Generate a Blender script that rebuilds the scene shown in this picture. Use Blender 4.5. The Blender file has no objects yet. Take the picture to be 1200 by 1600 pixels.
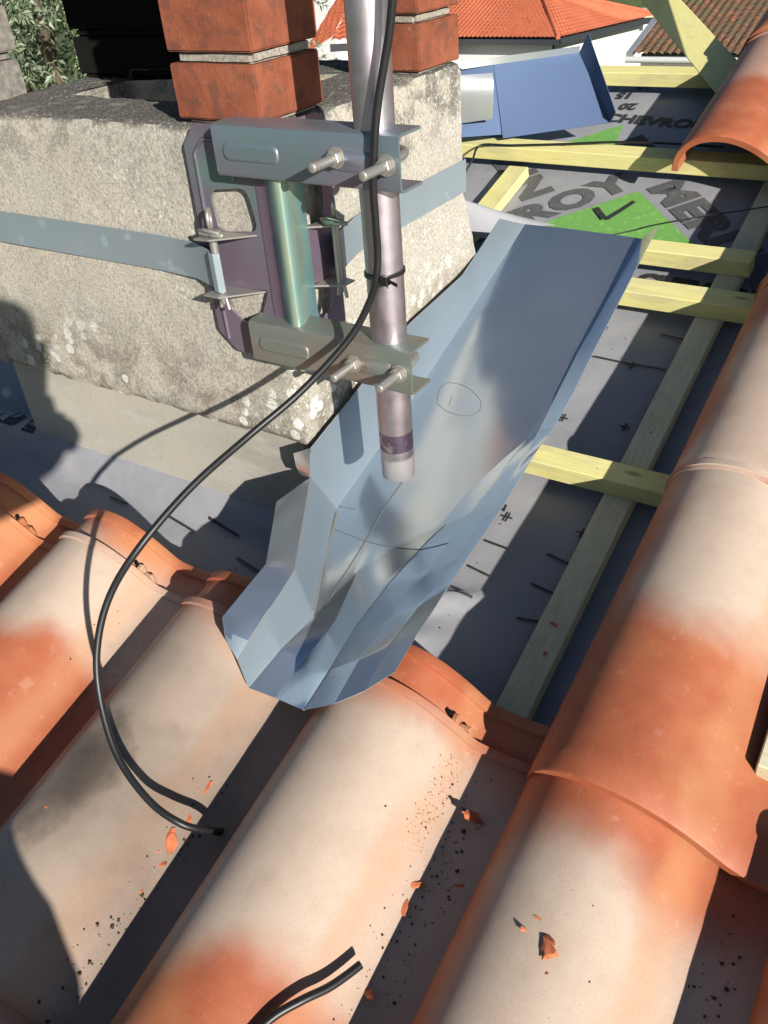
import bpy, bmesh, math, random
from mathutils import Vector, Matrix, noise
R = math.radians
SC = bpy.context.scene
COLL = SC.collection
SLOPE = 0.264543                       # roof pitch in radians; roof coordinates are (across, up the slope, off the membrane)

# ---------------------------------------------------------------- camera, sky, sun, exposure
cam = bpy.data.cameras.new('camera')
cam_o = bpy.data.objects.new('camera', cam); COLL.objects.link(cam_o)
cam_o.matrix_world = Matrix.Translation((0.0000, -0.2236, 0.8253)) @ Matrix(((0.8435, -0.2622, 0.4688), (0.5328, 0.5192, -0.6683), (-0.0682, 0.8134, 0.5776))).to_4x4()
cam.sensor_fit = 'VERTICAL'; cam.sensor_height = 36.0; cam.lens = 29.8077
cam.clip_start = 0.01; cam.clip_end = 5000
SC.camera = cam_o
SUN_DIR = Vector((0.7830, -0.5085, 0.3584)).normalized()
world = bpy.data.worlds.new('World'); SC.world = world; world.use_nodes = True
wn = world.node_tree; wn.nodes.clear()
sky = wn.nodes.new('ShaderNodeTexSky'); sky.sky_type = 'NISHITA'; sky.sun_disc = False
sky.sun_elevation = math.asin(SUN_DIR.z)
sky.sun_rotation = math.atan2(SUN_DIR.x, SUN_DIR.y)
sky.air_density = 1.0; sky.dust_density = 0.7; sky.ozone_density = 3.0
bg = wn.nodes.new('ShaderNodeBackground'); bg.inputs[1].default_value = 0.055
wo = wn.nodes.new('ShaderNodeOutputWorld')
wn.links.new(sky.outputs[0], bg.inputs[0]); wn.links.new(bg.outputs[0], wo.inputs[0])
sun = bpy.data.lights.new('sun', 'SUN'); sun.energy = 5.0; sun.angle = R(0.53); sun.color = (1.0, 0.955, 0.88)
sun_o = bpy.data.objects.new('sun', sun); COLL.objects.link(sun_o)
sun_o.rotation_euler = SUN_DIR.to_track_quat('Z', 'Y').to_euler(); sun_o.location = (6, -5, 6)
SC.view_settings.view_transform = 'Standard'; SC.view_settings.look = 'None'
SC.view_settings.exposure = 0.46; SC.view_settings.gamma = 1.0; SC.view_settings.use_curve_mapping = False
SC.cycles.max_bounces = 8; SC.cycles.diffuse_bounces = 1; SC.cycles.glossy_bounces = 4

# ---------------------------------------------------------------- node helpers
class NT:
    def __init__(s, name):
        s.m = bpy.data.materials.new(name); s.m.use_nodes = True
        s.t = s.m.node_tree; s.b = s.t.nodes['Principled BSDF']
        s.tc = s.t.nodes.new('ShaderNodeTexCoord')
    def n(s, k, **kw):
        x = s.t.nodes.new(k)
        for a, v in kw.items(): setattr(x, a, v)
        return x
    def put(s, sock, v):
        if isinstance(v, bpy.types.NodeSocket): s.t.links.new(v, sock)
        elif v is not None:
            if isinstance(v, (tuple, list)) and len(v) == 3 and sock.type == 'RGBA': v = (*v, 1)
            sock.default_value = v
    def co(s, kind='Object', scale=(1, 1, 1), rot=(0, 0, 0), loc=(0, 0, 0)):
        mp = s.n('ShaderNodeMapping'); s.put(mp.inputs[0], s.tc.outputs[kind])
        mp.inputs[1].default_value = loc; mp.inputs[2].default_value = rot; mp.inputs[3].default_value = scale
        return mp.outputs[0]
    def noise(s, co, scale, detail=4, rough=.55, dist=0, col=False):
        x = s.n('ShaderNodeTexNoise'); s.put(x.inputs['Vector'], co); x.inputs['Scale'].default_value = scale
        x.inputs['Detail'].default_value = detail; x.inputs['Roughness'].default_value = rough; x.inputs['Distortion'].default_value = dist
        return x.outputs['Color' if col else 'Fac']
    def vor(s, co, scale, feature='F1', out='Distance', rnd=1):
        x = s.n('ShaderNodeTexVoronoi', feature=feature); s.put(x.inputs['Vector'], co); x.inputs['Scale'].default_value = scale
        x.inputs['Randomness'].default_value = rnd
        return x.outputs[out]
    def ramp(s, f, pts, interp='LINEAR'):
        x = s.n('ShaderNodeValToRGB'); s.put(x.inputs[0], f); e = x.color_ramp.elements; x.color_ramp.interpolation = interp
        while len(e) < len(pts): e.new(.5)
        for i, (p, c) in enumerate(pts):
            e[i].position = p; c = c if isinstance(c, (tuple, list)) else (c, c, c); e[i].color = (*c, 1)
        return x.outputs[0]
    def mix(s, f, a, b, mode='MIX'):
        x = s.n('ShaderNodeMix', data_type='RGBA', blend_type=mode)
        s.put(x.inputs[0], f); s.put(x.inputs[6], a); s.put(x.inputs[7], b)
        return x.outputs[2]
    def math(s, op, a, b=None, c=None, clamp=False):
        x = s.n('ShaderNodeMath', operation=op, use_clamp=clamp); s.put(x.inputs[0], a); s.put(x.inputs[1], b)
        if c is not None: s.put(x.inputs[2], c)
        return x.outputs[0]
    def smooth(s, v, a, b):
        x = s.n('ShaderNodeMapRange', interpolation_type='SMOOTHSTEP'); s.put(x.inputs[0], v); s.put(x.inputs[1], a); s.put(x.inputs[2], b)
        return x.outputs[0]
    def sep(s, v):
        x = s.n('ShaderNodeSeparateXYZ'); s.put(x.inputs[0], v); return x.outputs
    def bump(s, h, strength=.3, dist=.002, prev=None):
        x = s.n('ShaderNodeBump'); x.inputs['Strength'].default_value = strength; x.inputs['Distance'].default_value = dist
        s.put(x.inputs['Height'], h)
        if prev: s.put(x.inputs['Normal'], prev)
        return x.outputs[0]
    def done(s, color=None, rough=None, metal=None, normal=None, spec=None):
        i = s.b.inputs
        s.put(i['Base Color'], color); s.put(i['Roughness'], rough); s.put(i['Metallic'], metal); s.put(i['Normal'], normal)
        if spec is not None: i['Specular IOR Level'].default_value = spec
        return s.m

M = {}
def plain(name, col, rough=.6, metal=0, spec=.5, var=.12, scale=40):
    t = NT(name); c = t.co(); f = t.noise(c, scale, 5)
    d = tuple(x * (1 - var) for x in col); l = tuple(min(1, x * (1 + var)) for x in col)
    M[name] = t.done(t.ramp(f, [(.3, d), (.7, l)]), rough, metal, t.bump(f, .15, .001), spec)
    return M[name]

def clay():
    t = NT('fired_clay'); co = t.co(); x, y, z = t.sep(co)
    info = t.n('ShaderNodeObjectInfo'); k = t.n('ShaderNodeSeparateColor'); t.put(k.inputs[0], info.outputs['Color'])
    r, g, b = k.outputs; a = info.outputs['Alpha']
    rnd = info.outputs['Random']
    off = t.n('ShaderNodeVectorMath', operation='ADD'); t.put(off.inputs[0], co)
    cm = t.n('ShaderNodeCombineXYZ'); t.put(cm.inputs[0], t.math('MULTIPLY', rnd, 13.)); t.put(cm.inputs[1], t.math('MULTIPLY', rnd, 7.)); t.put(off.inputs[1], cm.outputs[0])
    cr = off.outputs[0]
    n1 = t.noise(cr, 7, 3, .5); n2 = t.noise(cr, 60, 6, .6); n3 = t.noise(cr, 320, 4, .6); n4 = t.noise(cr, 22, 5, .6)
    yy = t.math('ADD', t.math('DIVIDE', y, .455), t.math('MULTIPLY', t.math('SUBTRACT', n1, .5), .32))
    # pigment sprayed on before firing: cream band between two lengths of the tile, fading to bare clay
    m = t.math('MULTIPLY', t.smooth(yy, t.math('SUBTRACT', r, .07), t.math('ADD', r, .07)), t.math('SUBTRACT', 1., t.smooth(yy, t.math('SUBTRACT', g, .09), t.math('ADD', g, .09))))
    xx = t.math('ADD', x, t.math('MULTIPLY', t.math('SUBTRACT', n1, .5), .05))
    m = t.math('MULTIPLY', m, t.smooth(xx, -.002, .034))
    m = t.math('MULTIPLY', m, t.math('SUBTRACT', 1., t.math('MULTIPLY', t.smooth(xx, .128, .158), .12)))
    m = t.math('MULTIPLY', m, b)
    base = t.ramp(n4, [(.25, (.34, .088, .036)), (.5, (.41, .115, .050)), (.75, (.46, .145, .068))])
    base = t.mix(t.math('MULTIPLY', t.smooth(n1, .52, .7), .5), base, (.58, .26, .11))
    cream = t.ramp(n4, [(.25, (.47, .355, .275)), (.5, (.535, .42, .33)), (.8, (.58, .475, .385))])
    cream = t.mix(t.math('MULTIPLY', t.smooth(n4, .5, .72), .35), cream, (.48, .31, .23))
    c = t.mix(m, base, cream)
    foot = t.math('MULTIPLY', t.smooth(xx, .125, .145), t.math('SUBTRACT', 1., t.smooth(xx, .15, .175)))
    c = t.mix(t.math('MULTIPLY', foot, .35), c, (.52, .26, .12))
    c = t.mix(t.math('MULTIPLY', t.smooth(n2, .60, .74), .18), c, (.72, .50, .36))
    # soot and lichen dirt where the object colour's alpha asks for it
    nd = t.noise(cr, 2.6, 4, .5)
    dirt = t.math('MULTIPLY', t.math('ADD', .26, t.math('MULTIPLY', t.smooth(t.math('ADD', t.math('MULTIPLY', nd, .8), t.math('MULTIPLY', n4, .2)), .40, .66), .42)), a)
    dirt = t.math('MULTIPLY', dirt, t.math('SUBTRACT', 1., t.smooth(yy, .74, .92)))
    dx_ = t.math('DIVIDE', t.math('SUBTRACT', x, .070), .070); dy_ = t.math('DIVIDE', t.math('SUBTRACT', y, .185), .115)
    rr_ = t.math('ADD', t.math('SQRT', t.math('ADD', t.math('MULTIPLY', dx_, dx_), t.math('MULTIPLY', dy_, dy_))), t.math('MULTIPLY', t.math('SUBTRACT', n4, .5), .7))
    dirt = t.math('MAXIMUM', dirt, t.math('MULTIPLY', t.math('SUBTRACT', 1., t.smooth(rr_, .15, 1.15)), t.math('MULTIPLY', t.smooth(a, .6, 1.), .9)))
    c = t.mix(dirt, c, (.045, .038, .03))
    sp = t.smooth(t.noise(cr, 150, 3, .7), .72, .78)
    c = t.mix(t.math('MULTIPLY', sp, .5), c, (.10, .07, .05))
    gr = t.noise(cr, 900, 2, .7); c = t.mix(t.math('MULTIPLY', t.smooth(gr, .58, .68), .12), c, (.60, .45, .35)); c = t.mix(t.math('MULTIPLY', t.smooth(gr, .44, .34), .25), c, (.17, .085, .055))
    scr = t.noise(t.co(scale=(1, .12, 1)), 210, 3, .6); c = t.mix(t.math('MULTIPLY', t.smooth(scr, .68, .76), .14), c, (.62, .52, .45))
    n3 = t.math('ADD', n3, t.math('MULTIPLY', gr, .8)); bp = t.bump(n3, .13, .0007); bp = t.bump(n4, .12, .002, bp)
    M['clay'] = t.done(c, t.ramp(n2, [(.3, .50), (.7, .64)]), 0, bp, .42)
clay()

def concrete(name, light=True):
    t = NT(name); co = t.co(); x, y, z = t.sep(co)
    geo = t.n('ShaderNodeNewGeometry'); nz = t.sep(geo.outputs['Normal'])[2]
    n1 = t.noise(co, 3.2, 6, .6); n2 = t.noise(co, 230, 3, .7); n3 = t.noise(co, 28, 6, .65); n4 = t.noise(co, 480, 2, .7); n5_ = t.noise(co, 560, 3, .7)
    if light:
        c = t.ramp(n1, [(.28, (.37, .345, .295)), (.5, (.49, .455, .385)), (.72, (.53, .475, .37))])
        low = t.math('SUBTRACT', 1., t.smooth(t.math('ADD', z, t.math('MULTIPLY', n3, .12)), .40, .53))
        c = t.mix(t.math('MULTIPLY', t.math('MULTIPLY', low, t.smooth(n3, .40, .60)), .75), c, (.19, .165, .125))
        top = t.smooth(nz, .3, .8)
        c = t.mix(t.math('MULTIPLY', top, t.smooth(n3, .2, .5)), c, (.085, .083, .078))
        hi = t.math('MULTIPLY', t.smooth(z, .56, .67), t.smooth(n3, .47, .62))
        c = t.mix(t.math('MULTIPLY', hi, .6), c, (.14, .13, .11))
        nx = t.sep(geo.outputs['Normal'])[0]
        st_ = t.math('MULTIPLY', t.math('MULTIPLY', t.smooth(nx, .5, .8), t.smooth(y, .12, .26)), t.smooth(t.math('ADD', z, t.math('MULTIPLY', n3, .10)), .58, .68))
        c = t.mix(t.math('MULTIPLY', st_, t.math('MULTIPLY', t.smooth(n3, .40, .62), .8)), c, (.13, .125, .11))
        # lichen: white crusts of several sizes
        v = t.vor(co, 46); sel = t.noise(co, 7, 2)
        wob = t.math('MULTIPLY', t.noise(co, 160, 3), .25)
        m1 = t.math('MULTIPLY', t.math('SUBTRACT', 1., t.smooth(t.math('ADD', v, wob), .46, .50)), t.math('MULTIPLY', t.smooth(sel, .45, .50), low))
        v2 = t.vor(co, 110); m2 = t.math('MULTIPLY', t.math('SUBTRACT', 1., t.smooth(t.math('ADD', v2, wob), .34, .38)), t.smooth(sel, .48, .56))
        c = t.mix(t.math('MAXIMUM', m1, t.math('MULTIPLY', m2, .6)), c, (.74, .73, .68))
        pits = t.smooth(t.math('ADD', t.math('MULTIPLY', n2, .5), t.math('MULTIPLY', n5_, .5)), .56, .64)
        c = t.mix(t.math('MULTIPLY', pits, .6), c, (.13, .115, .09)); n6 = t.noise(co, 300, 2, .6); c = t.mix(t.math('MULTIPLY', t.smooth(n6, .54, .62), .45), c, (.20, .18, .15)); c = t.mix(t.math('MULTIPLY', t.smooth(n6, .46, .38), .40), c, (.66, .61, .52))
        c = t.mix(t.math('MULTIPLY', t.smooth(n4, .55, .7), .3), c, (.66, .60, .50))
        n5 = t.noise(co, 620, 3, .7); bp = t.bump(n5, .7, .0016); bp = t.bump(n2, .45, .002, bp); bp = t.bump(n3, .3, .004, bp)
    else:
        c = t.ramp(n1, [(.3, (.30, .285, .25)), (.5, (.41, .385, .33)), (.7, (.50, .455, .375))])
        st = t.noise(t.co(scale=(1, 1, 4)), 9, 4)
        c = t.mix(t.math('MULTIPLY', t.smooth(st, .5, .68), .5), c, (.5, .48, .43))
        c = t.mix(t.math('MULTIPLY', t.smooth(n2, .55, .7), .25), c, (.16, .15, .12))
        bp = t.bump(n2, .35, .0015)
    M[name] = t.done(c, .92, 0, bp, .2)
concrete('rough_concrete'); concrete('smooth_render', False)

def brick(name, dark):
    t = NT(name); co = t.co(); n1 = t.noise(co, 26, 6, .6); n2 = t.noise(co, 200, 4, .65); n3 = t.noise(co, 60, 5, .6)
    if dark: c = t.ramp(n1, [(.3, (.045, .026, .02)), (.52, (.13, .048, .026)), (.7, (.30, .105, .045))])
    else: c = t.ramp(n1, [(.28, (.17, .055, .032)), (.5, (.27, .082, .042)), (.72, (.32, .11, .058))])
    c = t.mix(t.math('MULTIPLY', t.smooth(n3, .5, .64), .55), c, (.12, .06, .045))
    c = t.mix(t.math('MULTIPLY', t.smooth(n2, .62, .7), .40), c, (.46, .26, .17))
    bp = t.bump(n2, .4, .0012); bp = t.bump(n3, .3, .002, bp)
    M[name] = t.done(c, .85, 0, bp, .25)
brick('red_brick', False); brick('sooty_brick', True)
plain('mortar', (.33, .30, .25), .95, 0, .2, .35, 260); plain('grey_mortar', (.20, .185, .165), .95, 0, .2, .4, 120); plain('near_black', (.012, .011, .010), .95, 0, .1)

def wood(name, a, b, dk):
    t = NT(name); co = t.co(scale=(2.2, 30, 30)); f = t.noise(co, 9, 6, .6, .6)
    rings = t.noise(t.co(scale=(1.2, 34, 34)), 26, 3, .5)
    blotch = t.noise(t.co(), 13, 4)
    c = t.ramp(f, [(.3, b), (.6, a)])
    c = t.mix(t.math('MULTIPLY', t.smooth(rings, .54, .64), .35), c, dk)
    c = t.mix(t.math('MULTIPLY', t.smooth(blotch, .55, .7), .3), c, dk)
    spk = t.noise(t.co(), 170, 3, .7); c = t.mix(t.math('MULTIPLY', t.smooth(spk, .66, .72), .6), c, (.16, .11, .06)); gry = t.noise(t.co(scale=(1, 3, 3)), 7, 4, .6); c = t.mix(t.math('MULTIPLY', t.smooth(gry, .52, .68), .35), c, (.42, .39, .30)); kn = t.vor(t.co(scale=(3, 9, 9)), 2.6); c = t.mix(t.math('MULTIPLY', t.math('SUBTRACT', 1., t.smooth(kn, .05, .13)), .75), c, (.30, .17, .07))
    M[name] = t.done(c, .72, 0, t.bump(f, .35, .0012), .3)
wood('yellow_pine', (.80, .74, .33), (.74, .66, .24), (.62, .52, .18)); wood('pale_pine', (.74, .70, .47), (.64, .60, .38), (.44, .39, .23))

def zinc(name, base, rough, scr=1, metal=.72, spots=.08):
    t = NT(name); co = t.co(); n1 = t.noise(co, 5, 4, .55); n2 = t.noise(co, 38, 5, .6); st = t.noise(t.co(scale=(1, .08, 1)), 260, 3)
    c = t.ramp(n1, [(.3, tuple(x * .9 for x in base)), (.7, base)])
    c = t.mix(t.math('MULTIPLY', t.smooth(n2, .60, .68), spots), c, tuple(min(1, x * 1.25) for x in base))
    ro = t.ramp(n1, [(.3, rough - .05), (.7, rough + .08)])
    bp = t.bump(t.noise(co, 6, 0), .5 * scr, .006)
    M[name] = t.done(c, ro, metal, bp)
zinc('zinc_sheet', (.60, .67, .75), .18, .30, .88); zinc('lit_zinc', (.40, .475, .525), .32, .25, .60); zinc('blue_zinc', (.10, .155, .28), .70, .2, .35); zinc('galvanised_strap', (.40, .47, .51), .50, .2, .5, .75); zinc('pale_zinc', (.56, .60, .60), .45, .3, .6); zinc('bright_steel', (.46, .44, .40), .42, .2, .65)
def passivated(name, ramp):
    t = NT(name); co = t.co(); n1 = t.noise(co, 8, 3, .5, .5); lw = t.n('ShaderNodeLayerWeight'); lw.inputs[0].default_value = .45
    f = t.math('ADD', t.math('MULTIPLY', n1, .8), t.math('MULTIPLY', lw.outputs['Facing'], .16))
    c = t.ramp(f, ramp)
    n2 = t.noise(co, 130, 4); n3 = t.noise(co, 55, 5, .7)
    c = t.mix(t.math('MULTIPLY', t.smooth(n3, .62, .72), .3), c, (.60, .58, .52))
    M[name] = t.done(c, t.ramp(n2, [(.3, .36), (.7, .46)]), .55, t.bump(n2, .06, .0006))
passivated('purple_steel', [(.22, (.20, .31, .29)), (.34, (.25, .22, .28)), (.52, (.24, .17, .23)), (.62, (.27, .19, .23)), (.74, (.20, .28, .28))])
passivated('teal_steel', [(.28, (.28, .24, .30)), (.38, (.23, .26, .31)), (.48, (.20, .28, .29)), (.58, (.25, .24, .30)), (.66, (.24, .32, .30)), (.76, (.34, .33, .27))])
passivated('olive_steel', [(.28, (.30, .22, .18)), (.42, (.29, .27, .23)), (.52, (.23, .29, .26)), (.62, (.34, .29, .19)), (.74, (.27, .24, .25))])
def ridge_steel():
    t = NT('rainbow_glint_steel'); co = t.co(); x, y, z = t.sep(co); n1 = t.noise(co, 14, 3)
    f = t.math('ADD', t.math('DIVIDE', t.math('ABSOLUTE', t.math('ADD', x, .5525)), .040), t.math('MULTIPLY', t.math('SUBTRACT', n1, .5), .35))
    c = t.ramp(f, [(.0, (.50, .56, .40)), (.16, (.30, .52, .47)), (.34, (.19, .34, .38)), (.55, (.26, .22, .31)), (.85, (.25, .18, .24))])  # pale stops at the apex paint the ridge highlight into the iridescent tint
    M['rainbow_glint_steel'] = t.done(c, .36, .6)
ridge_steel()
def mast_steel():
    t = NT('mast_steel'); co = t.co(); n1 = t.noise(t.co(scale=(1, 1, .25)), 30, 5, .6); n2 = t.noise(co, 60, 5); z = t.sep(co)[2]
    c = t.ramp(n1, [(.3, (.50, .43, .49)), (.5, (.60, .53, .58)), (.72, (.62, .62, .60))])
    foot = t.math('SUBTRACT', 1., t.smooth(t.math('ADD', z, t.math('MULTIPLY', n2, .012)), .030, .034))
    c = t.mix(t.math('MULTIPLY', foot, .6), c, (.34, .33, .32))
    band = t.math('MULTIPLY', t.smooth(z, .036, .038), t.math('SUBTRACT', 1., t.smooth(z, .058, .060)))
    c = t.mix(t.math('MULTIPLY', band, t.smooth(n2, .40, .5)), c, (.24, .19, .27))
    M['mast_steel'] = t.done(c, t.ramp(n2, [(.3, .36), (.7, .5)]), t.math('SUBTRACT', .95, t.math('MULTIPLY', foot, .5)), t.bump(n1, .08, .001))
mast_steel()
plain('black_sheath', (.014, .014, .015), .42, 0, .5, .1); plain('black_plastic', (.012, .012, .013), .4)
def membrane():
    t = NT('underlay'); co = t.co(); w1 = t.n('ShaderNodeTexWave', wave_type='BANDS', bands_direction='X'); w2 = t.n('ShaderNodeTexWave', wave_type='BANDS', bands_direction='Y')
    for w in (w1, w2): t.put(w.inputs[0], co); w.inputs['Scale'].default_value = 95; w.inputs['Distortion'].default_value = .6
    n1 = t.noise(co, 4, 4); n2 = t.noise(co, 170, 4, .7)
    c = t.ramp(n1, [(.3, (.27, .27, .29)), (.7, (.34, .34, .36))])
    c = t.mix(t.math('MULTIPLY', t.smooth(n2, .6, .75), .35), c, (.22, .22, .24)); du = t.noise(co, 24, 6, .7); c = t.mix(t.math('MULTIPLY', t.smooth(du, .56, .70), .35), c, (.42, .40, .37))
    h = t.math('ADD', w1.outputs['Fac'], w2.outputs['Fac'])
    M['underlay'] = t.done(c, .62, 0, t.bump(n1, .5, .02, t.bump(h, .10, .0004)), .35)
membrane()
def inkmat(name, col):
    t = NT(name); n = t.noise(t.co(), 90, 4, .7)
    M[name] = t.done(t.mix(t.math('MULTIPLY', t.smooth(n, .52, .7), .35), col, tuple(min(1, x * 2.0 + .04) for x in col)), .6)
inkmat('grey_ink', (.10, .10, .105)); inkmat('black_ink', (.03, .03, .032)); inkmat('green_ink', (.17, .40, .09))

# ---------------------------------------------------------------- mesh helpers
class MB:
    def __init__(s): s.v = []; s.f = []
    def add(s, vs, fs):
        o = len(s.v); s.v += [tuple(p) for p in vs]; s.f += [tuple(i + o for i in f) for f in fs]
    def box(s, x0, x1, y0, y1, z0, z1):
        s.add([(x0, y0, z0), (x1, y0, z0), (x1, y1, z0), (x0, y1, z0), (x0, y0, z1), (x1, y0, z1), (x1, y1, z1), (x0, y1, z1)],
              [(0, 3, 2, 1), (4, 5, 6, 7), (0, 1, 5, 4), (1, 2, 6, 5), (2, 3, 7, 6), (3, 0, 4, 7)])
    def hexa(s, b, t):
        s.add(list(b) + list(t), [(0, 3, 2, 1), (4, 5, 6, 7), (0, 1, 5, 4), (1, 2, 6, 5), (2, 3, 7, 6), (3, 0, 4, 7)])
    def beam(s, p, q, w, h, up=(0, 0, 1)):
        p, q = Vector(p), Vector(q); d = (q - p).normalized(); sd = d.cross(Vector(up)).normalized(); u = sd.cross(d)
        c = [sd * (-w / 2) - u * (h / 2), sd * (w / 2) - u * (h / 2), sd * (w / 2) + u * (h / 2), sd * (-w / 2) + u * (h / 2)]
        s.add([p + k for k in c] + [q + k for k in c], [(0, 3, 2, 1), (4, 5, 6, 7), (0, 1, 5, 4), (1, 2, 6, 5), (2, 3, 7, 6), (3, 0, 4, 7)])
    def tube(s, pts, r, n=10, cap=True):
        pts = [Vector(p) for p in pts]; rs = r if isinstance(r, (list, tuple)) else [r] * len(pts); vs = []; fs = []; ref = None
        for i, p in enumerate(pts):
            d = (pts[min(i + 1, len(pts) - 1)] - pts[max(i - 1, 0)]).normalized()
            if ref is None: ref = d.orthogonal().normalized()
            ref = (ref - d * ref.dot(d)).normalized(); b = d.cross(ref)
            for k in range(n):
                a = 2 * math.pi * k / n; vs.append(p + (ref * math.cos(a) + b * math.sin(a)) * rs[i])
        for i in range(len(pts) - 1):
            for k in range(n):
                fs.append((i * n + k, i * n + (k + 1) % n, (i + 1) * n + (k + 1) % n, (i + 1) * n + k))
        if cap: fs.append(tuple(range(n - 1, -1, -1))); fs.append(tuple((len(pts) - 1) * n + k for k in range(n)))
        s.add(vs, fs)
    def grid(s, rows):
        n = len(rows[0]); vs = [p for r in rows for p in r]
        s.add(vs, [(i * n + j, i * n + j + 1, (i + 1) * n + j + 1, (i + 1) * n + j) for i in range(len(rows) - 1) for j in range(n - 1)])
    def mesh(s, name, origin=(0, 0, 0), smooth=None, bevel=0, fix=True, seg=1):
        o = Vector(origin); me = bpy.data.meshes.new(name)
        me.from_pydata([Vector(p) - o for p in s.v], [], s.f)
        b = bmesh.new(); b.from_mesh(me)
        if bevel: bmesh.ops.bevel(b, geom=[e for e in b.edges if len(e.link_faces) == 2 and e.calc_face_angle(0) > .5], offset=bevel, segments=seg, affect='EDGES', profile=.6)
        if fix: bmesh.ops.recalc_face_normals(b, faces=b.faces)
        b.to_mesh(me); b.free()
        if smooth is not None:
            me.shade_smooth(); me.set_sharp_from_angle(angle=R(smooth))
        return me

def place(name, me, m=None, parent=None, loc=(0, 0, 0), rot=(0, 0, 0)):
    o = bpy.data.objects.new(name, me); COLL.objects.link(o); o.location = loc; o.rotation_euler = rot
    if m and me and not me.materials: me.materials.append(M[m])
    if parent: o.parent = parent
    return o
def tag(o, label=None, cat=None, group=None, kind=None):
    if label: o['label'] = label
    if cat: o['category'] = cat
    if group: o['group'] = group
    if kind: o['kind'] = kind
    return o
def empty(name, loc=(0, 0, 0), rot=(0, 0, 0)):
    o = bpy.data.objects.new(name, None); COLL.objects.link(o); o.location = loc; o.rotation_euler = rot; o.empty_display_size = .05
    return o
RM = Matrix.Rotation(SLOPE, 3, 'X')
def w(p): return RM @ Vector(p)              # roof coordinates -> world
def roofed(name, mb, m, label=None, cat=None, group=None, origin=None, parent=None, **kw):
    # a mesh given in roof coordinates, with its origin at `origin`
    if origin is None:
        n = len(mb.v); origin = tuple(sum(p[i] for p in mb.v) / n for i in range(3))
    me = mb.mesh(name, origin, **kw)
    o = place(name, me, m, parent, loc=(w(origin) if not parent else origin), rot=((SLOPE, 0, 0) if not parent else (0, 0, 0)))
    return tag(o, label, cat, group)
def solidify(o, t, off=0, ang=32):
    md = o.modifiers.new('s', 'SOLIDIFY'); md.thickness = t; md.offset = off
    me = bpy.data.meshes.new_from_object(o.evaluated_get(bpy.context.evaluated_depsgraph_get())); old = o.data
    o.modifiers.clear(); me.name = old.name; o.data = me; bpy.data.meshes.remove(old)
    me.shade_smooth(); me.set_sharp_from_angle(angle=R(ang))
def fill2d(name, loops, half):
    # flat plate with holes: closed loops of (x, y) filled, 2*half thick
    cu = bpy.data.curves.new(name, 'CURVE'); cu.dimensions = '2D'; cu.fill_mode = 'BOTH'; cu.extrude = half; cu.bevel_depth = .0005; cu.bevel_resolution = 1
    for lp in loops:
        sp = cu.splines.new('POLY'); sp.points.add(len(lp) - 1); sp.use_cyclic_u = True
        for i, p in enumerate(lp): sp.points[i].co = (p[0], p[1], 0, 1)
    tmp = bpy.data.objects.new('tmp', cu); COLL.objects.link(tmp)
    me = bpy.data.meshes.new_from_object(tmp.evaluated_get(bpy.context.evaluated_depsgraph_get()))
    bpy.data.objects.remove(tmp); bpy.data.curves.remove(cu)
    return me
def text_mesh(body, size, bold=.004, spacing=1.0):
    cu = bpy.data.curves.new('lettering', 'FONT'); cu.body = body; cu.size = size; cu.offset = bold * size / .1; cu.space_character = spacing; cu.resolution_u = 3
    tmp = bpy.data.objects.new('tmp', cu); COLL.objects.link(tmp)
    me = bpy.data.meshes.new_from_object(tmp.evaluated_get(bpy.context.evaluated_depsgraph_get()))
    bpy.data.objects.remove(tmp); bpy.data.curves.remove(cu)
    return me
def spline(pts, n=8):
    P = [Vector(p) for p in pts]; out = []
    for i in range(len(P) - 1):
        a, b, c, d = P[max(i - 1, 0)], P[i], P[i + 1], P[min(i + 2, len(P) - 1)]
        for k in range(n):
            t = k / n; out.append(.5 * ((2 * b) + (c - a) * t + (2 * a - 5 * b + 4 * c - d) * t * t + (3 * b - a - 3 * c + d) * t ** 3))
    return out + [P[-1]]
def rough_box(x0, x1, y0, y1, z0, z1, cell, amp, seed, bev=.004):
    b = bmesh.new(); bmesh.ops.create_cube(b, size=1)
    for v in b.verts: v.co = Vector((x0 + (v.co.x + .5) * (x1 - x0), y0 + (v.co.y + .5) * (y1 - y0), z0 + (v.co.z + .5) * (z1 - z0)))
    bmesh.ops.bevel(b, geom=b.edges[:], offset=bev, segments=2, affect='EDGES')
    for ax in range(3):
        lo, hi = ((x0, x1), (y0, y1), (z0, z1))[ax]; n = max(1, int((hi - lo) / cell))
        for i in range(1, n):
            co = Vector((0, 0, 0)); no = Vector((0, 0, 0)); co[ax] = lo + (hi - lo) * i / n; no[ax] = 1
            bmesh.ops.bisect_plane(b, geom=b.verts[:] + b.edges[:] + b.faces[:], plane_co=co, plane_no=no)
    b.normal_update()
    for v in b.verts:
        p = v.co * 14 + Vector((seed, seed * 2, 0)); q = v.co * 70 + Vector((seed, 0, 0))
        v.co += v.normal * (noise.noise(p) * amp + noise.noise(q) * amp * .6)
    me = bpy.data.meshes.new('rough'); b.to_mesh(me); b.free(); me.shade_smooth(); me.set_sharp_from_angle(angle=R(75))
    return me

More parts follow.
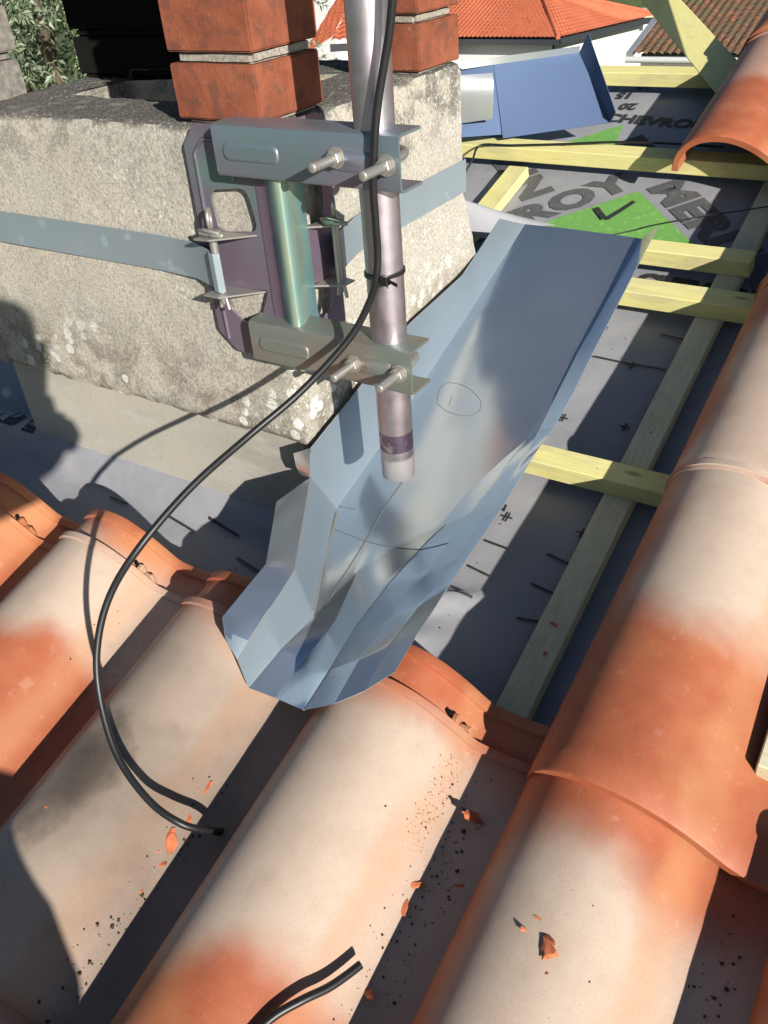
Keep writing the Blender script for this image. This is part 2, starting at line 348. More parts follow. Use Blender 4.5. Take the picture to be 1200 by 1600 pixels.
# ---------------------------------------------------------------- the setting: ground, deck
g = MB(); g.grid([[(-1500 + 3000 * i / 30, -1500 + 3000 * j / 30, -7.0) for i in range(31)] for j in range(31)])
t = NT('meadow'); c = t.co(); f = t.noise(c, .15, 8, .65); f2 = t.noise(c, 3, 6)
M['meadow'] = t.done(t.mix(.4, t.ramp(f, [(.3, (.055, .085, .028)), (.7, (.11, .15, .05))]), t.ramp(f2, [(.3, (.04, .06, .02)), (.7, (.14, .17, .07))])), .95)
tag(place('ground', g.mesh('ground'), 'meadow'), kind='structure')
hl = MB()
hl.grid([[(-160 + 200 * i / 40, 62 + 120 * j / 24, -7 + 20 * (j / 24) ** .8 + 1.6 * noise.noise((i * .3, j * .3, 2)) - (6 if j == 0 else 0)) for i in range(41)] for j in range(25)])
tag(place('hillside', hl.mesh('hillside', smooth=60), 'meadow'), kind='structure')
dk = MB(); dk.box(-1.62, 1.6, -2.2, 1.86, -.16, -.006)
plain('deck_timber', (.30, .21, .12), .8)
tag(place('roof', dk.mesh('roof'), 'deck_timber', rot=(SLOPE, 0, 0)), kind='structure')
hw = MB(); hw.box(-1.5, 1.4, -1.9, 1.5, -7.0, -.78); plain('white_wall', (.78, .77, .74), .9, 0, .3, .05, 6)
tag(place('wall', hw.mesh('wall'), 'white_wall'), kind='structure')

# ---------------------------------------------------------------- roofing membrane with its print
PF = .503                                          # where the membrane turns up against the plinth
def mem_n(u, v):
    n = .0022 * noise.noise((u * 7, v * 7, 0)) + .0018 * abs(noise.noise((u * 11 + v * 4, v * 3, 8.))) + .0006 * noise.noise((u * 22, v * 22, 3))
    if -1.9 < u < -.56 and v < PF + .02:
        s = min(1, max(0, 1 - (PF - v) / .045)); n += .036 * s * s * (3 - 2 * s)
    for a, b, h, wd in (((-.47, .452), (-.335, .503), .030, .009), ((-.43, .405), (-.37, .43), .012, .010), ((-1.32, .46), (-1.18, .52), .03, .02)):
        A = Vector(a); B = Vector(b); P = Vector((u, v)); tt = max(0, min(1, (P - A).dot(B - A) / (B - A).length_squared)); d = (P - (A + (B - A) * tt)).length
        n += h * math.exp(-(d / wd) ** 2) * (1 - .85 * tt)
    return n
mm = MB(); us = [-1.6375 + .0125 * i for i in range(159)]; vs_ = [.26 + .0125 * i for i in range(128)]
idx = {}
for j, v in enumerate(vs_):
    for i, u in enumerate(us):
        idx[i, j] = len(mm.v); mm.v.append((u, v, mem_n(u, v)))
for j in range(len(vs_) - 1):
    for i in range(len(us) - 1):
        uc, vc = us[i] + .006, vs_[j] + .006
        if -1.172 < uc < -.605 and PF + .004 < vc < .875: continue
        mm.f.append((idx[i, j], idx[i + 1, j], idx[i + 1, j + 1], idx[i, j + 1]))
e0, e1 = us[0], us[-1]; f0, f1 = vs_[0], vs_[-1]
for a, b, c_, d_ in ((e1, 1.5, -2.1, 1.84), (e0, e1, -2.1, f0)):
    mm.add([(a, c_, 0), (b, c_, 0), (b, d_, 0), (a, d_, 0)], [(0, 1, 2, 3)])
memb = tag(place('underlay_membrane', mm.mesh('underlay_membrane', smooth=70), 'underlay', rot=(SLOPE, 0, 0)), 'grey woven roofing underlay sheet printed with grey lettering and green triangles', 'roofing underlay')
def on_mem(me, mname, name, o, ang, lift=.0016):
    # lay a flat mesh given in its own xy on the membrane at (u, v), turned by ang
    ca, sa = math.cos(ang), math.sin(ang)
    for q in me.vertices:
        u = o[0] + q.co.x * ca - q.co.y * sa; v = o[1] + q.co.x * sa + q.co.y * ca; q.co = (u, v, mem_n(u, v) + lift)
    me.materials.clear(); ob = place(name, me, mname, memb); return ob
def poly_mesh(pts):
    b = bmesh.new(); b.faces.new([b.verts.new((x, y, 0)) for x, y in pts]); bmesh.ops.triangulate(b, faces=b.faces)
    for _ in range(3): bmesh.ops.subdivide_edges(b, edges=b.edges[:], cuts=1)
    bmesh.ops.triangulate(b, faces=b.faces)
    me = bpy.data.meshes.new('print'); b.to_mesh(me); b.free(); return me
def logo(ax, ay, leg=.30, size=.105):
    if leg: on_mem(poly_mesh([(0, 0), (-leg * .70, -leg * .70), (leg * .70, -leg * .70)]), 'green_ink', 'printed_triangle', (ax, ay), 0)
    me = text_mesh('LEROY', size, .0055, 1.04); wd = max(q.co.x for q in me.vertices)
    for q in me.vertices: q.co.x -= wd - .012; q.co.y = q.co.y * .80 + .020
    on_mem(me, 'grey_ink', 'printed_word', (ax, ay), R(47))
    me = text_mesh('MERLIN', size, .0055, 1.04)
    for q in me.vertices: q.co.x += .000; q.co.y = q.co.y * .80 + .020
    on_mem(me, 'grey_ink', 'printed_word', (ax, ay), R(-45))
logo(-.491, 1.422); logo(-.96, 1.60, 0)
on_mem(poly_mesh([(0, 0), (-.15, -.14), (.02, -.14)]), 'green_ink', 'printed_triangle', (-.606, 1.662), 0)
for s_ in (((-.0, 0), (-.03, -.03), (.045, -.105), (.075, -.075)), ((0, 0), (.03, -.03), (-.045, -.1), (-.07, -.072))):
    on_mem(poly_mesh(s_), 'black_ink', 'printed_chevron', (-.555, 1.625), 0)
def word(body, size, u, v, ang, ink='black_ink', bold=.005):
    return on_mem(text_mesh(body, size, bold), ink, 'printed_word', (u, v), ang)
word('CHEVRON', .046, -.655, 1.672, R(-3), bold=.004)
word('20', .036, -.605, 1.747, R(178)); word('15', .036, -.63, 1.795, R(178)); word('10', .036, -.60, 1.838, R(178))
word('CHEVRON', .044, -.40, 1.150, R(-3), bold=.008)
word('MADE', .055, -1.325, .487, R(4), bold=.006)
word('IN', .017, -.408, .632, R(6), bold=.001)
def stroke(u0, v0, u1, v1, t_=.0035):
    d = Vector((u1 - u0, v1 - v0)); n_ = Vector((-d.y, d.x)).normalized() * t_ / 2
    on_mem(poly_mesh([(u0 + n_.x, v0 + n_.y), (u0 - n_.x, v0 - n_.y), (u1 - n_.x, v1 - n_.y), (u1 + n_.x, v1 + n_.y)]), 'black_ink', 'printed_dash', (0, 0), 0, .0034)
for a in ((-.392, .579, -.359, .577), (-.311, .587, -.281, .582), (-.394, .534, -.359, .529), (-.311, .538, -.28, .534), (-.40, .486, -.365, .488), (-.306, .486, -.278, .491), (-.424, 1.033, -.400, 1.029), (-.395, .959, -.286, .957), (-.32, 1.035, -.25, 1.03), (-.86, .455, -.79, .444), (-.78, .47, -.72, .462), (-.70, .43, -.64, .42), (-.97, .45, -.93, .448)): stroke(*a)
for u, v in ((-.383, .625), (-.387, .822), (-.431, .925), (-.284, .633), (-.30, .83), (-.335, .955)):
    stroke(u - .007, v, u + .007, v, .003); stroke(u, v - .008, u, v + .008, .003)
stroke(-.545, 1.352, -.515, 1.318, .011); stroke(-.512, 1.318, -.485, 1.385, .009)
# the lap of the same sheet that stands up behind the chimney and curls over
lap = MB(); rows = []
for i in range(25):
    a = i / 24; A = Vector((-0.7076, 1.1455, 0.0500)).lerp(Vector((-0.6353, 1.1919, 0.0300)), a); B = Vector((-0.7121, 1.1745, 0.1000)).lerp(Vector((-0.5899, 1.2745, 0.0100)), a)
    rows.append([A.lerp(B, k / 8) + Vector((0, 0, .035 * math.sin(math.pi * k / 8) * (1 - a * .8))) for k in range(9)])
lap.grid(rows); lo = place('membrane_lap', lap.mesh('membrane_lap', smooth=80, fix=False), 'underlay', memb); solidify(lo, .001)
# dirt fallen on it
rnd = random.Random(5)

# ---------------------------------------------------------------- battens
WG = 'wooden roof battens'
def batten(name, u0, u1, v0, v1, n0, n1, mat, label, cat='batten', skew=0, grp=WG):
    mb = MB(); ca = ((u1 - u0) > (v1 - v0))
    mb.box(u0, u1, v0, v1, n0, n1)
    o = roofed(name, mb, mat, label, cat, grp, bevel=.0012)
    if not ca:                                    # grain runs along local x: turn the mesh, not the look
        me = o.data; me.transform(Matrix.Rotation(R(-90), 4, 'Z')); o.rotation_euler = (RM @ Matrix.Rotation(R(90), 3, 'Z')).to_euler()
    if skew: o.rotation_euler = (RM @ Matrix.Rotation(skew + (0 if ca else R(90)), 3, 'Z')).to_euler()
    return o
CG = 'counter battens laid up the slope'
batten('counter_batten', -.278, -.241, .20, 1.84, .0015, .022, 'pale_pine', 'long pale counter batten running up the slope between flashing and tiles', 'counter batten', R(.35), CG)
batten('counter_batten', -.757, -.716, .98, 1.44, .0015, .022, 'yellow_pine', 'short sunlit counter batten behind the chimney corner', 'counter batten', 0, CG)
batten('counter_batten', .30, .337, -.9, 1.84, .0015, .022, 'pale_pine', 'counter batten hidden under the tiles at right', 'counter batten', 0, CG)
batten('batten', -.47, .40, .689, .722, .022, .050, 'yellow_pine', 'yellow batten poking out from under the middle of the large flashing')
batten('batten', -.42, .40, 1.0635, 1.101, .022, .050, 'yellow_pine', 'yellow batten with split top edge near the flashing top end')
batten('batten', -.43, -.232, 1.174, 1.206, .022, .050, 'yellow_pine', 'short yellow batten with sawn end beside the flashing top corner')
batten('batten', -1.30, .40, 1.453, 1.490, .022, .050, 'yellow_pine', 'long yellow batten just below the arched tile end', skew=R(-.4))
batten('batten', -1.63, .40, 1.781, 1.815, .022, .050, 'yellow_pine', 'farthest yellow batten along the top of the roof')
batten('batten', -1.45, .40, .315, .348, .022, .050, 'yellow_pine', 'batten under the heads of the lowest tiles')
batten('batten', -1.45, .40, -.072, -.038, .022, .050, 'yellow_pine', 'batten under the tiles nearest the viewer')
A = Vector((-0.4763, 1.8277, 0.0510)); B = Vector((-0.7469, 2.2853, 0.0052)); D_ = (B - A).normalized()
ya = Vector((.80, -.30, .50)); ya = (ya - D_ * ya.dot(D_)).normalized(); za = D_.cross(ya); hw_ = .031
b0 = [A + ya * i_ * hw_ + za * j_ * hw_ for i_, j_ in ((-1, -1), (1, -1), (1, 1), (-1, 1))]
pk = MB(); pk.hexa([p + D_ * ((.051 - p.z) / D_.z) for p in b0], [p + D_ * 1.5 for p in b0])
rot_ = Matrix((D_, ya, za)).transposed(); me = pk.mesh('leaning_rafter', origin=A, bevel=.0015); me.transform(rot_.inverted().to_4x4())
ob = place('leaning_rafter', me, 'yellow_pine', loc=w(A), rot=(RM @ rot_).to_euler())
tag(ob, 'yellow square rafter leaning up from the roof edge in front of the mossy roof', 'rafter')
st = MB(); st.box(-.015, .10, .372, .60, .072, .098)
ob = roofed('wood_offcut', st, 'pale_pine', 'pale sawn wood offcut lying on the tiles at the right edge', 'wood offcut', bevel=.0015)
ob.location.x += 0.0

# ---------------------------------------------------------------- clay roof tiles
L = .455; TH = .0115; ROLL = .063
def zprof(x, y=0.):
    if x < -.004: return 0.
    if x < .072: return ROLL * max(0, 1 - ((.072 - x) / .076) ** 2.3) ** .5
    tq = (x - .072) / (.118 - .030 * y / L); z = ROLL * (1 - tq * tq)      # the roll is wider at the tail than at the head
    return (z + (z * z + .009 ** 2) ** .5) / 2 - .0003
def col(k): return -.192 - .23 * (2 - k)
def tile_mesh():
    xs = [-.0042, -.0038, -.003, -.0015, .001, .005, .010, .016] + [.016 + .0075 * i for i in range(1, 15)] + [.128, .135, .141, .147, .152, .158, .165, .18, .20, .222, .232, .236]
    xs[0] = -.0040
    def dz(y):
        h = L - y
        if h > .056: return 0
        if h > .047: return .0032
        if h > .0135: return -.0062
        return -.0025
    ys = [0, .002, .03, .1, .17, .24, .3, .35, .392, .3985, .3995, .4075, .4090, .415, .43, .441, .4425, .453, L]
    zs = {}
    top = []; bot = []
    for y in ys:
        pr = [Vector((x, zprof(x, y))) for x in xs]; pr[0].y = -.004; pr[-1].y = -.003; pr[-2].y = .002; pr[-3].y = .0015
        d = dz(y)
        if y == 0: d = -.0015
        if y == L: d = -.0040
        r = []; q = []
        for i, p in enumerate(pr):
            tg = (pr[min(i + 1, len(pr) - 1)] - pr[max(i - 1, 0)]).normalized(); nn = Vector((-tg.y, tg.x))
            a = p + nn * d; r.append((a.x, y, a.y))
            bq = p - nn * (TH - max(0, -d) * .3); q.append((bq.x, y, max(bq.y, -TH)))
        top.append(r); bot.append(q)
    mb = MB(); n = len(xs); mm_ = len(ys)
    mb.grid(top); o = len(mb.v); mb.grid([list(r) for r in bot])
    mb.f += [(o + i, i, i + 1, o + i + 1) for i in range(n - 1)]
    k = (mm_ - 1) * n; mb.f += [(k + i, o + k + i, o + k + i + 1, k + i + 1) for i in range(n - 1)]
    mb.f += [(j * n, o + j * n, o + (j + 1) * n, (j + 1) * n) for j in range(mm_ - 1)]
    mb.f += [(o + j * n + n - 1, j * n + n - 1, (j + 1) * n + n - 1, o + (j + 1) * n + n - 1) for j in range(mm_ - 1)]
    return mb.mesh('clay_tile', smooth=38)
TILE = tile_mesh()
nb = MB()
nb.box(.138, .145, .4085, .4165, .014, .0300); nb.box(.145, .158, .4085, .4135, .002, .0195)
NIB = nb.mesh('nib', bevel=.0012)
hb = MB(); hb.tube([(.1335, .4140, .016), (.1345, .4140, .0330)], .0026, 9); HOLE = hb.mesh('nail_hole')  # solid plug, coloured near-black for the shade inside a hole
TILE.materials.append(M['clay']); NIB.materials.append(M['clay']); HOLE.materials.append(M['near_black'])
tile_rnd = random.Random(11)
def tile(k, c, label, colr, dv=0, du=0, dn=0, yaw=0, tilt=0, group='clay roof tiles', parts=True):
    v = .282 + .385 * (c - 2) + dv
    o = place('roof_tile', TILE, None, None, loc=w((col(k) + du, v, .0675 + dn)))
    o.rotation_euler = (RM @ Matrix.Rotation(yaw, 3, 'Z') @ Matrix.Rotation(-.0155 + tilt, 3, 'X')).to_euler()
    o.color = colr
    tag(o, label, 'roof tile', group)
    if parts:
        for nm, me in (('nib', NIB), ('nail_hole', HOLE)):
            p = place(nm, me, None, o); p.color = colr
    return o
# pigment band start, end, strength, dirt
tile(-2, 1, 'orange tile at the far left, its head against the dark underlay', (-.3, .55, .7, 0), .012, yaw=R(.5))
tile(-1, 1, 'tile with cream band crossed by the cable shadow near its head', (.60, .93, 1, .15), .016, yaw=R(.3))
tile(0, 1, 'sooty beige tile under the black cable loop, left of the flashing foot', (-.3, .88, 1, 1), 0, yaw=R(-.3))
tile(1, 1, 'tile with long cream patch right under the flashing foot', (.30, .83, 1, .12), -.004, yaw=R(.2))
tile(2, 1, 'cream tile at the bottom right partly under the next tile', (-.3, .72, 1, .06), 0)
tile(3, 1, 'tile at the lower right corner beyond the pan', (.3, .8, .8, .1))
tile(2, 2, 'long tile with bare orange lower half and pale upper half', (.45, 1.3, 1, .04), 0, dn=.005, yaw=R(-.25))
tile(2, 3, 'pale tile at the right edge with dusky red upper end', (-.3, .60, .95, .05), .008, yaw=R(.2))
tile(2, 4, 'orange tile of which only the tip shows at the right edge', (.6, 1.2, .5, 0), .0)
tile(2, 5, 'tile above the right edge of the picture', (.4, .9, .6, 0))
tile(1, 5, 'arched tile with open end resting on the long batten', (.44, .95, .55, .03), -.036, dn=-.006, tilt=R(.6))
tile(1, 6, 'small orange tile end above the arched tile at the top right corner', (.5, 1.2, .4, 0), -.01, dn=.004)
for k in range(-3, 4):
    tile(k, 0, 'tile of the course below the picture, nearest the viewer', (tile_rnd.uniform(-.2, .4), tile_rnd.uniform(.6, .95), .9, .3), group='tiles of the nearest course', parts=False)
for k in (-3,): tile(k, 1, 'tile beyond the left edge of the picture', (.2, .8, .9, .2), group='tiles beyond the left edge', parts=False)

# ---------------------------------------------------------------- chimney
ch = empty('chimney', (-.89, .66, 0)); tag(ch, 'weathered concrete chimney base carrying red brick piers', 'chimney')
def cpart(name, me, m, parent=ch):
    o = place(name, me, m, parent); o.location = -Vector(ch.location) if parent is ch else (0, 0, 0); return o
def shift(mesh_fn): return mesh_fn
cz0, cz1 = .300, .660
x0, x1, y0, y1 = -1.2, -.58, .455, .859; ix0, ix1, iy0, iy1 = -1.09, -.692, .565, .752
b = bmesh.new()
def wallpts(n, a, bb): return [a + (bb - a) * i / n for i in range(n + 1)]
CB = MB(); NX, NY, NZ = 44, 30, 28
def flare(p):
    x, y, z = p
    if y > .70 and x > -.7: y += .075 * max(0, (y - .70) / .159) * max(0, 1 - (z - .30) / .20)
    return (x, y, z)
X_, Y_, Z_ = wallpts(NX, x0, x1), wallpts(NY, y0, y1), wallpts(NZ, cz0, cz1)
CB.grid([[flare((x, y0, z)) for x in X_] for z in Z_]); CB.grid([[flare((x1, y, z)) for y in Y_] for z in Z_])
CB.grid([[flare((x, y1, z)) for x in X_[::-1]] for z in Z_]); CB.grid([[flare((x0, y, z)) for y in Y_[::-1]] for z in Z_])
CB.grid([[flare((x, y, cz0)) for x in X_] for y in Y_[::-1]])
o_ = len(CB.v); CB.grid([[(x, y, cz1) for x in X_] for y in Y_])
keep = []
for f in CB.f:
    c = [sum(CB.v[i][k] for i in f) / 4 for k in range(3)]
    if f[0] >= o_ and ix0 < c[0] < ix1 and iy0 < c[1] < iy1: continue
    keep.append(f)
CB.f = keep
gx = [x for x in X_ if any(abs(x - q) < .0 for q in ())]
lox = max(x for x in X_ if x <= ix0 + .007); hix = min(x for x in X_ if x >= ix1 - .007); loy = max(y for y in Y_ if y <= iy0 + .007); hiy = min(y for y in Y_ if y >= iy1 - .007)
CB.add([(lox, loy, cz1), (hix, loy, cz1), (hix, hiy, cz1), (lox, hiy, cz1), (lox, loy, .34), (hix, loy, .34), (hix, hiy, .34), (lox, hiy, .34)], [(0, 1, 5, 4), (1, 2, 6, 5), (2, 3, 7, 6), (3, 0, 4, 7), (4, 5, 6, 7)])
me = CB.mesh('concrete_body', fix=False)
bb = bmesh.new(); bb.from_mesh(me); bmesh.ops.remove_doubles(bb, verts=bb.verts, dist=.0002); bmesh.ops.recalc_face_normals(bb, faces=bb.faces); bb.normal_update()
for v in bb.verts:
    edge = sum((abs(v.co.x - x1) < .001 or abs(v.co.x - x0) < .001, abs(v.co.y - y0) < .001, abs(v.co.z - cz1) < .001 or abs(v.co.z - cz0) < .001))
    k = noise.noise(v.co * 12) * .0022 + noise.noise(v.co * 45) * .0016 - (.004 + .004 * noise.noise(v.co * 60) if edge >= 2 else 0)
    v.co += v.normal * k
    if v.co.x < -1.08 and v.co.z > .6: v.co.z -= .016
bb.to_mesh(me); bb.free(); me.shade_smooth(); me.set_sharp_from_angle(angle=R(60))
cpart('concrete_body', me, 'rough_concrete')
pl = MB(); pl.box(-1.176, -.602, .475, .84, -.03, .2995); cpart('plinth', pl.mesh('plinth', bevel=.003), 'smooth_render')
BR = random.Random(3)
def pier(xa, xb, ya, yb, z, n, kind, mort='mortar', first=0):
    zz = z
    for i in range(n):
        m_ = .0055 if i == 0 else .0105; ins = .006
        cpart('mortar_joint', rough_box(xa + ins, xb - ins, ya + ins, yb - ins, zz - .002, zz + m_ + .002, .012, .0012, i + xa), mort); zz += m_
        h = .050; dx, dy = BR.uniform(-.002, .002), BR.uniform(-.002, .002)
        cpart('brick', rough_box(xa + dx, xb + dx, ya + dy, yb + dy, zz, zz + h, .012, .0010, i * 3 + xa * 9, .0016), kind if not callable(kind) else kind(i)); zz += h
    return zz
zt = pier(-.692, -.583, .457, .562, .660, 5, 'red_brick'); pier(-.684, -.583, .757, .857, .658, 5, lambda i: 'red_brick')
pier(-1.195, -1.07, .470, .565, .645, 5, 'grey_mortar', 'grey_mortar'); pier(-1.195, -.97, .757, .857, .645, 5, 'near_black', 'near_black')  # near-black courses of the back-left pier paint in its shade
cp = MB(); cp.box(-1.27, -.51, .385, .93, zt + .012, zt + .075); cpart('cap_slab', cp.mesh('cap_slab', bevel=.006), 'rough_concrete')

# ---------------------------------------------------------------- strap round the chimney
sp = MB(); z0, z1 = .499, .541
path = [(-.640, .4255), (-.646, .4215), (-.653, .423), (-.658, .430), (-.70, .446), (-.76, .4505), (-1.2, .4505), (-1.2055, .456), (-1.2055, .859), (-1.2, .8645), (-.58, .8645), (-.5750, .859), (-.5750, .60), (-.5735, .585), (-.5560, .522), (-.5490, .512), (-.5430, .508), (-.5400, .512)]
sp.grid([[(x, y, z0) for x, y in path], [(x, y, z1) for x, y in path]])
ob = place('chimney_strap', sp.mesh('chimney_strap', origin=(-.89, .455, .52), smooth=40, fix=False), 'galvanised_strap', loc=(-.89, .455, .52)); solidify(ob, .0012, 0, 25)
tag(ob, 'flat galvanised steel strap tightened round the concrete chimney', 'strap')

# ---------------------------------------------------------------- bracket
bk = empty('mast_bracket', (-.57, .447, .415)); BO = Vector(bk.location); tag(bk, 'iridescent steel corner bracket strapped to the chimney, holding the mast', 'bracket')
def bpart(name, me, m='purple_steel', parent=bk):
    o = place(name, me, m, parent); 
    if parent is bk: o.location = -BO
    return o
def rnd_loop(pts, r=.006, n=4):
    out = []; N = len(pts)
    for i in range(N):
        p, a, c = Vector(pts[i]), Vector(pts[i - 1]), Vector(pts[(i + 1) % N]); u = (a - p); v = (c - p); rr = min(r, u.length * .45, v.length * .45)
        s, e = p + u.normalized() * rr, p + v.normalized() * rr
        for k in range(n + 1):
            q = k / n; out.append((1 - q) ** 2 * s + 2 * q * (1 - q) * p + q * q * e)
    return out
def wing(dmax):
    s = dmax / .110
    L0 = rnd_loop([(0, .418), (.086 * s, .418), (.110 * s, .440), (.110 * s, .643), (.092 * s, .664), (0, .664)], .004)
    H1 = rnd_loop([(.026 * s, .562), (.082 * s, .556), (.086 * s, .600), (.034 * s, .606)], .012)
    H2 = rnd_loop([(.025 * s, .500), (.084 * s, .494), (.085 * s, .470), (.070 * s, .456), (.044 * s, .458)], .006)
    return [L0, H1, H2]
me = fill2d('front_wing', wing(.110), .0007); me.transform(Matrix(((-1, 0, 0, -.572), (0, 0, 1, .447), (0, 1, 0, 0), (0, 0, 0, 1)))); bpart('front_wing', me)
me = fill2d('side_wing', wing(.078), .0007); me.transform(Matrix(((0, 0, 1, -.566), (1, 0, 0, .458), (0, 1, 0, 0), (0, 0, 0, 1)))); bpart('side_wing', me)
rg = MB(); prof = spline([(-.592, .4452), (-.579, .4440), (-.566, .4360), (-.5555, .4305), (-.5490, .4330), (-.5505, .4450), (-.558, .462), (-.5640, .484)], 5)
rg.grid([[(p.x, p.y, z) for p in prof] for z in (.420, .47, .52, .57, .62, .662)])
ob = bpart('corner_ridge', rg.mesh('corner_ridge', smooth=60, fix=False), 'rainbow_glint_steel'); solidify(ob, .0016)
# pressed rim along the outer frame
rim = MB(); rim.tube([(-.668, .4455, .432), (-.670, .4455, .54), (-.668, .4455, .636), (-.655, .4455, .650), (-.628, .4455, .650), (-.622, .4455, .636), (-.622, .4455, .612)], .0022, 8); bpart('pressed_rim', rim.mesh('pressed_rim', smooth=60))
def arm(za, zb, xa, xb, mat, name='clamp_arm'):
    m_ = MB(); c = .0045
    pr = [(.462, zb), (.4300, zb), (.4265, zb - .0012), (.4252, zb - .0045), (.4252, za + .0045), (.4265, za + .0012), (.4300, za), (.462, za)]
    xs = [xa, xa + .006] + [xa + (xb - xa) * i / 6 for i in range(1, 6)] + [xb]
    rows = []
    for x in xs:
        rows.append([(x, y, z) for y, z in pr])
    m_.grid(rows); o = bpart(name, m_.mesh(name, smooth=50, fix=False), mat); solidify(o, .0028, 0)
    e = MB(); zc = (za + zb) / 2
    # pressed slot and a shallow cradle round the mast
    sl = rnd_loop([(xa + .012, zc - .0085), (xa + .080, zc - .0085), (xa + .080, zc + .0085), (xa + .012, zc + .0085)], .0084, 6)
    n = len(sl); xm = xa + .046; lv_ = [(1, 1, .4238), (.975, .86, .4226), (.95, .70, .4221), (.92, .5, .4221)]
    e.add([(xm + (p.x - xm) * a_, y_, zc + (p.y - zc) * b2) for a_, b2, y_ in lv_ for p in sl], [(k * n + i, k * n + (i + 1) % n, (k + 1) * n + (i + 1) % n, (k + 1) * n + i) for k in range(3) for i in range(n)] + [tuple(range(3 * n, 4 * n))])
    place('pressed_slot', e.mesh('pressed_slot', smooth=60), mat, o)
    cr = MB(); lp = rnd_loop([(xb - .068, zc - .009), (xb - .022, zc - .009), (xb - .022, zc + .009), (xb - .068, zc + .009)], .006, 4); n = len(lp)
    cr.add([(p.x, .4236, p.y) for p in lp] + [(xb - .045 + (p.x - xb + .045) * .9, .4216, zc + (p.y - zc) * .75) for p in lp], [(i, (i + 1) % n, n + (i + 1) % n, n + i) for i in range(n)] + [tuple(range(n, 2 * n))])
    place('pressed_cradle', cr.mesh('pressed_cradle', smooth=60), mat, o)
    return o
arm(.6225, .6690, -.620, -.408, 'teal_steel'); arm(.4245, .4700, -.614, -.408, 'olive_steel')
def rod(x, z):
    m_ = MB(); pts = []; rr = []
    for i in range(29):
        y = .4215 - .0365 * i / 28; pts.append((x, y, z)); rr.append(.0041 + (.0005 if i % 2 else 0))
    pts.append((x, .3845, z)); rr.append(.0032)
    m_.tube(pts, rr, 12); o = bpart('bolt', m_.mesh('bolt', smooth=50), 'bright_steel')
    n_ = MB(); n_.tube([(x, .4215, z), (x, .4150, z)], .0077, 6); place('nut', n_.mesh('nut', bevel=.0006), 'bright_steel', o)
    q = MB(); q.tube([(x, .4232, z), (x, .4214, z)], .0095, 18); place('washer', q.mesh('washer', smooth=40), 'bright_steel', o)
for x, z in ((-.473, .6485), (-.4205, .6455), (-.4755, .4475), (-.4210, .4475)): rod(x, z)
for z in (.647, .4475):                                        # the U of the clamp behind the mast
    u_ = MB(); u_.tube(spline([(-.4725, .4255, z), (-.4725, .447, z), (-.466, .466, z), (-.4470, .4745, z), (-.428, .466, z), (-.4215, .447, z), (-.4215, .4255, z)], 5), .0041, 10)
    bpart('clamp_bow', u_.mesh('clamp_bow', smooth=60), 'bright_steel')
def tab(P, name):
    m_ = MB(); m_.hexa([(*p[:2], p[2] - .0011) for p in P], [(*p[:2], p[2] + .0011) for p in P]); bpart(name, m_.mesh(name, bevel=.0006), 'bright_steel')
tab([(-.600, .4455, .5585), (-.655, .4455, .5565), (-.662, .4135, .5570), (-.640, .4135, .5580)], 'upper_tab'); tab([(-.600, .4455, .4975), (-.662, .4455, .4955), (-.664, .4140, .4955), (-.640, .4120, .4965)], 'lower_tab')
tab([(-.5645, .480, .5600), (-.5645, .520, .5585), (-.536, .516, .5585), (-.536, .500, .5592)], 'upper_tab'); tab([(-.5645, .480, .4965), (-.5645, .524, .4945), (-.533, .518, .4945), (-.533, .498, .4955)], 'lower_tab')
def pin(x, y, name='tension_pin'):
    m_ = MB(); m_.tube([(x, y, .484), (x, y, .490), (x, y, .562)], [.0030, .0044, .0044], 12); o = bpart(name, m_.mesh(name, smooth=50), 'bright_steel')
    r_ = MB(); pts = [(x + .0085 * math.sin(a) * .55, y - .0085 * math.sin(a) * .8, .5765 - .0095 * math.cos(a)) for a in [2 * math.pi * i / 20 for i in range(21)]]; r_.tube(pts, .0023, 8); place('eye_ring', r_.mesh('eye_ring', smooth=60), 'bright_steel', o)
    c_ = MB(); c_.box(x - .014, x + .010, y - .006, y + .005, .5590, .5645); c_.tube([(x - .016, y - .003, .563), (x - .003, y - .0075, .5665), (x + .014, y - .004, .5632)], .0021, 8); c_.tube([(x + .004, y - .007, .5612), (x + .018, y - .002, .5612)], .0026, 8); place('locking_clip', c_.mesh('locking_clip', bevel=.001, smooth=40), 'bright_steel', o)
    s_ = MB(); s_.tube([(x - .002, y, .496), (x - .004, y - .001, .480)], .0022, 8); s_.tube([(x + .003, y, .496), (x + .008, y - .002, .479)], .0022, 8); place('split_leg', s_.mesh('split_leg', smooth=50), 'bright_steel', o)
pin(-.6475, .4275); pin(-.5445, .507)

# ---------------------------------------------------------------- mast, cable, tie
ms = MB(); pts = [(0, 0, 0), (0, 0, .001)] + [(0, 0, .02 + .1 * i) for i in range(20)]; ms.tube(pts, [.0178] + [.0185] * 21, 40, cap=False)
ms.tube([(0, 0, .0005), (0, 0, 1.90)], .0165, 40, cap=False)
nn = 40; ms.f += [(i, (i + 1) % nn, 22 * nn + (i + 1) % nn, 22 * nn + i) for i in range(nn)]
ob = place('antenna_mast', ms.mesh('antenna_mast', smooth=45), 'mast_steel', loc=(-.4465, .4480, .306)); tag(ob, 'galvanised steel mast tube clamped by the bracket beside the chimney', 'mast')
top = [(-0.3821, 0.4250, 0.9198), (-0.3939, 0.4250, 0.8465), (-0.4020, 0.4250, 0.7929), (-0.4102, 0.4245, 0.7486), (-0.4163, 0.4225, 0.7239), (-0.4232, 0.4195, 0.6934), (-0.4277, 0.4175, 0.6636), (-0.4328, 0.4185, 0.6288), (-0.4357, 0.4225, 0.5939), (-0.4378, 0.4252, 0.5663)]
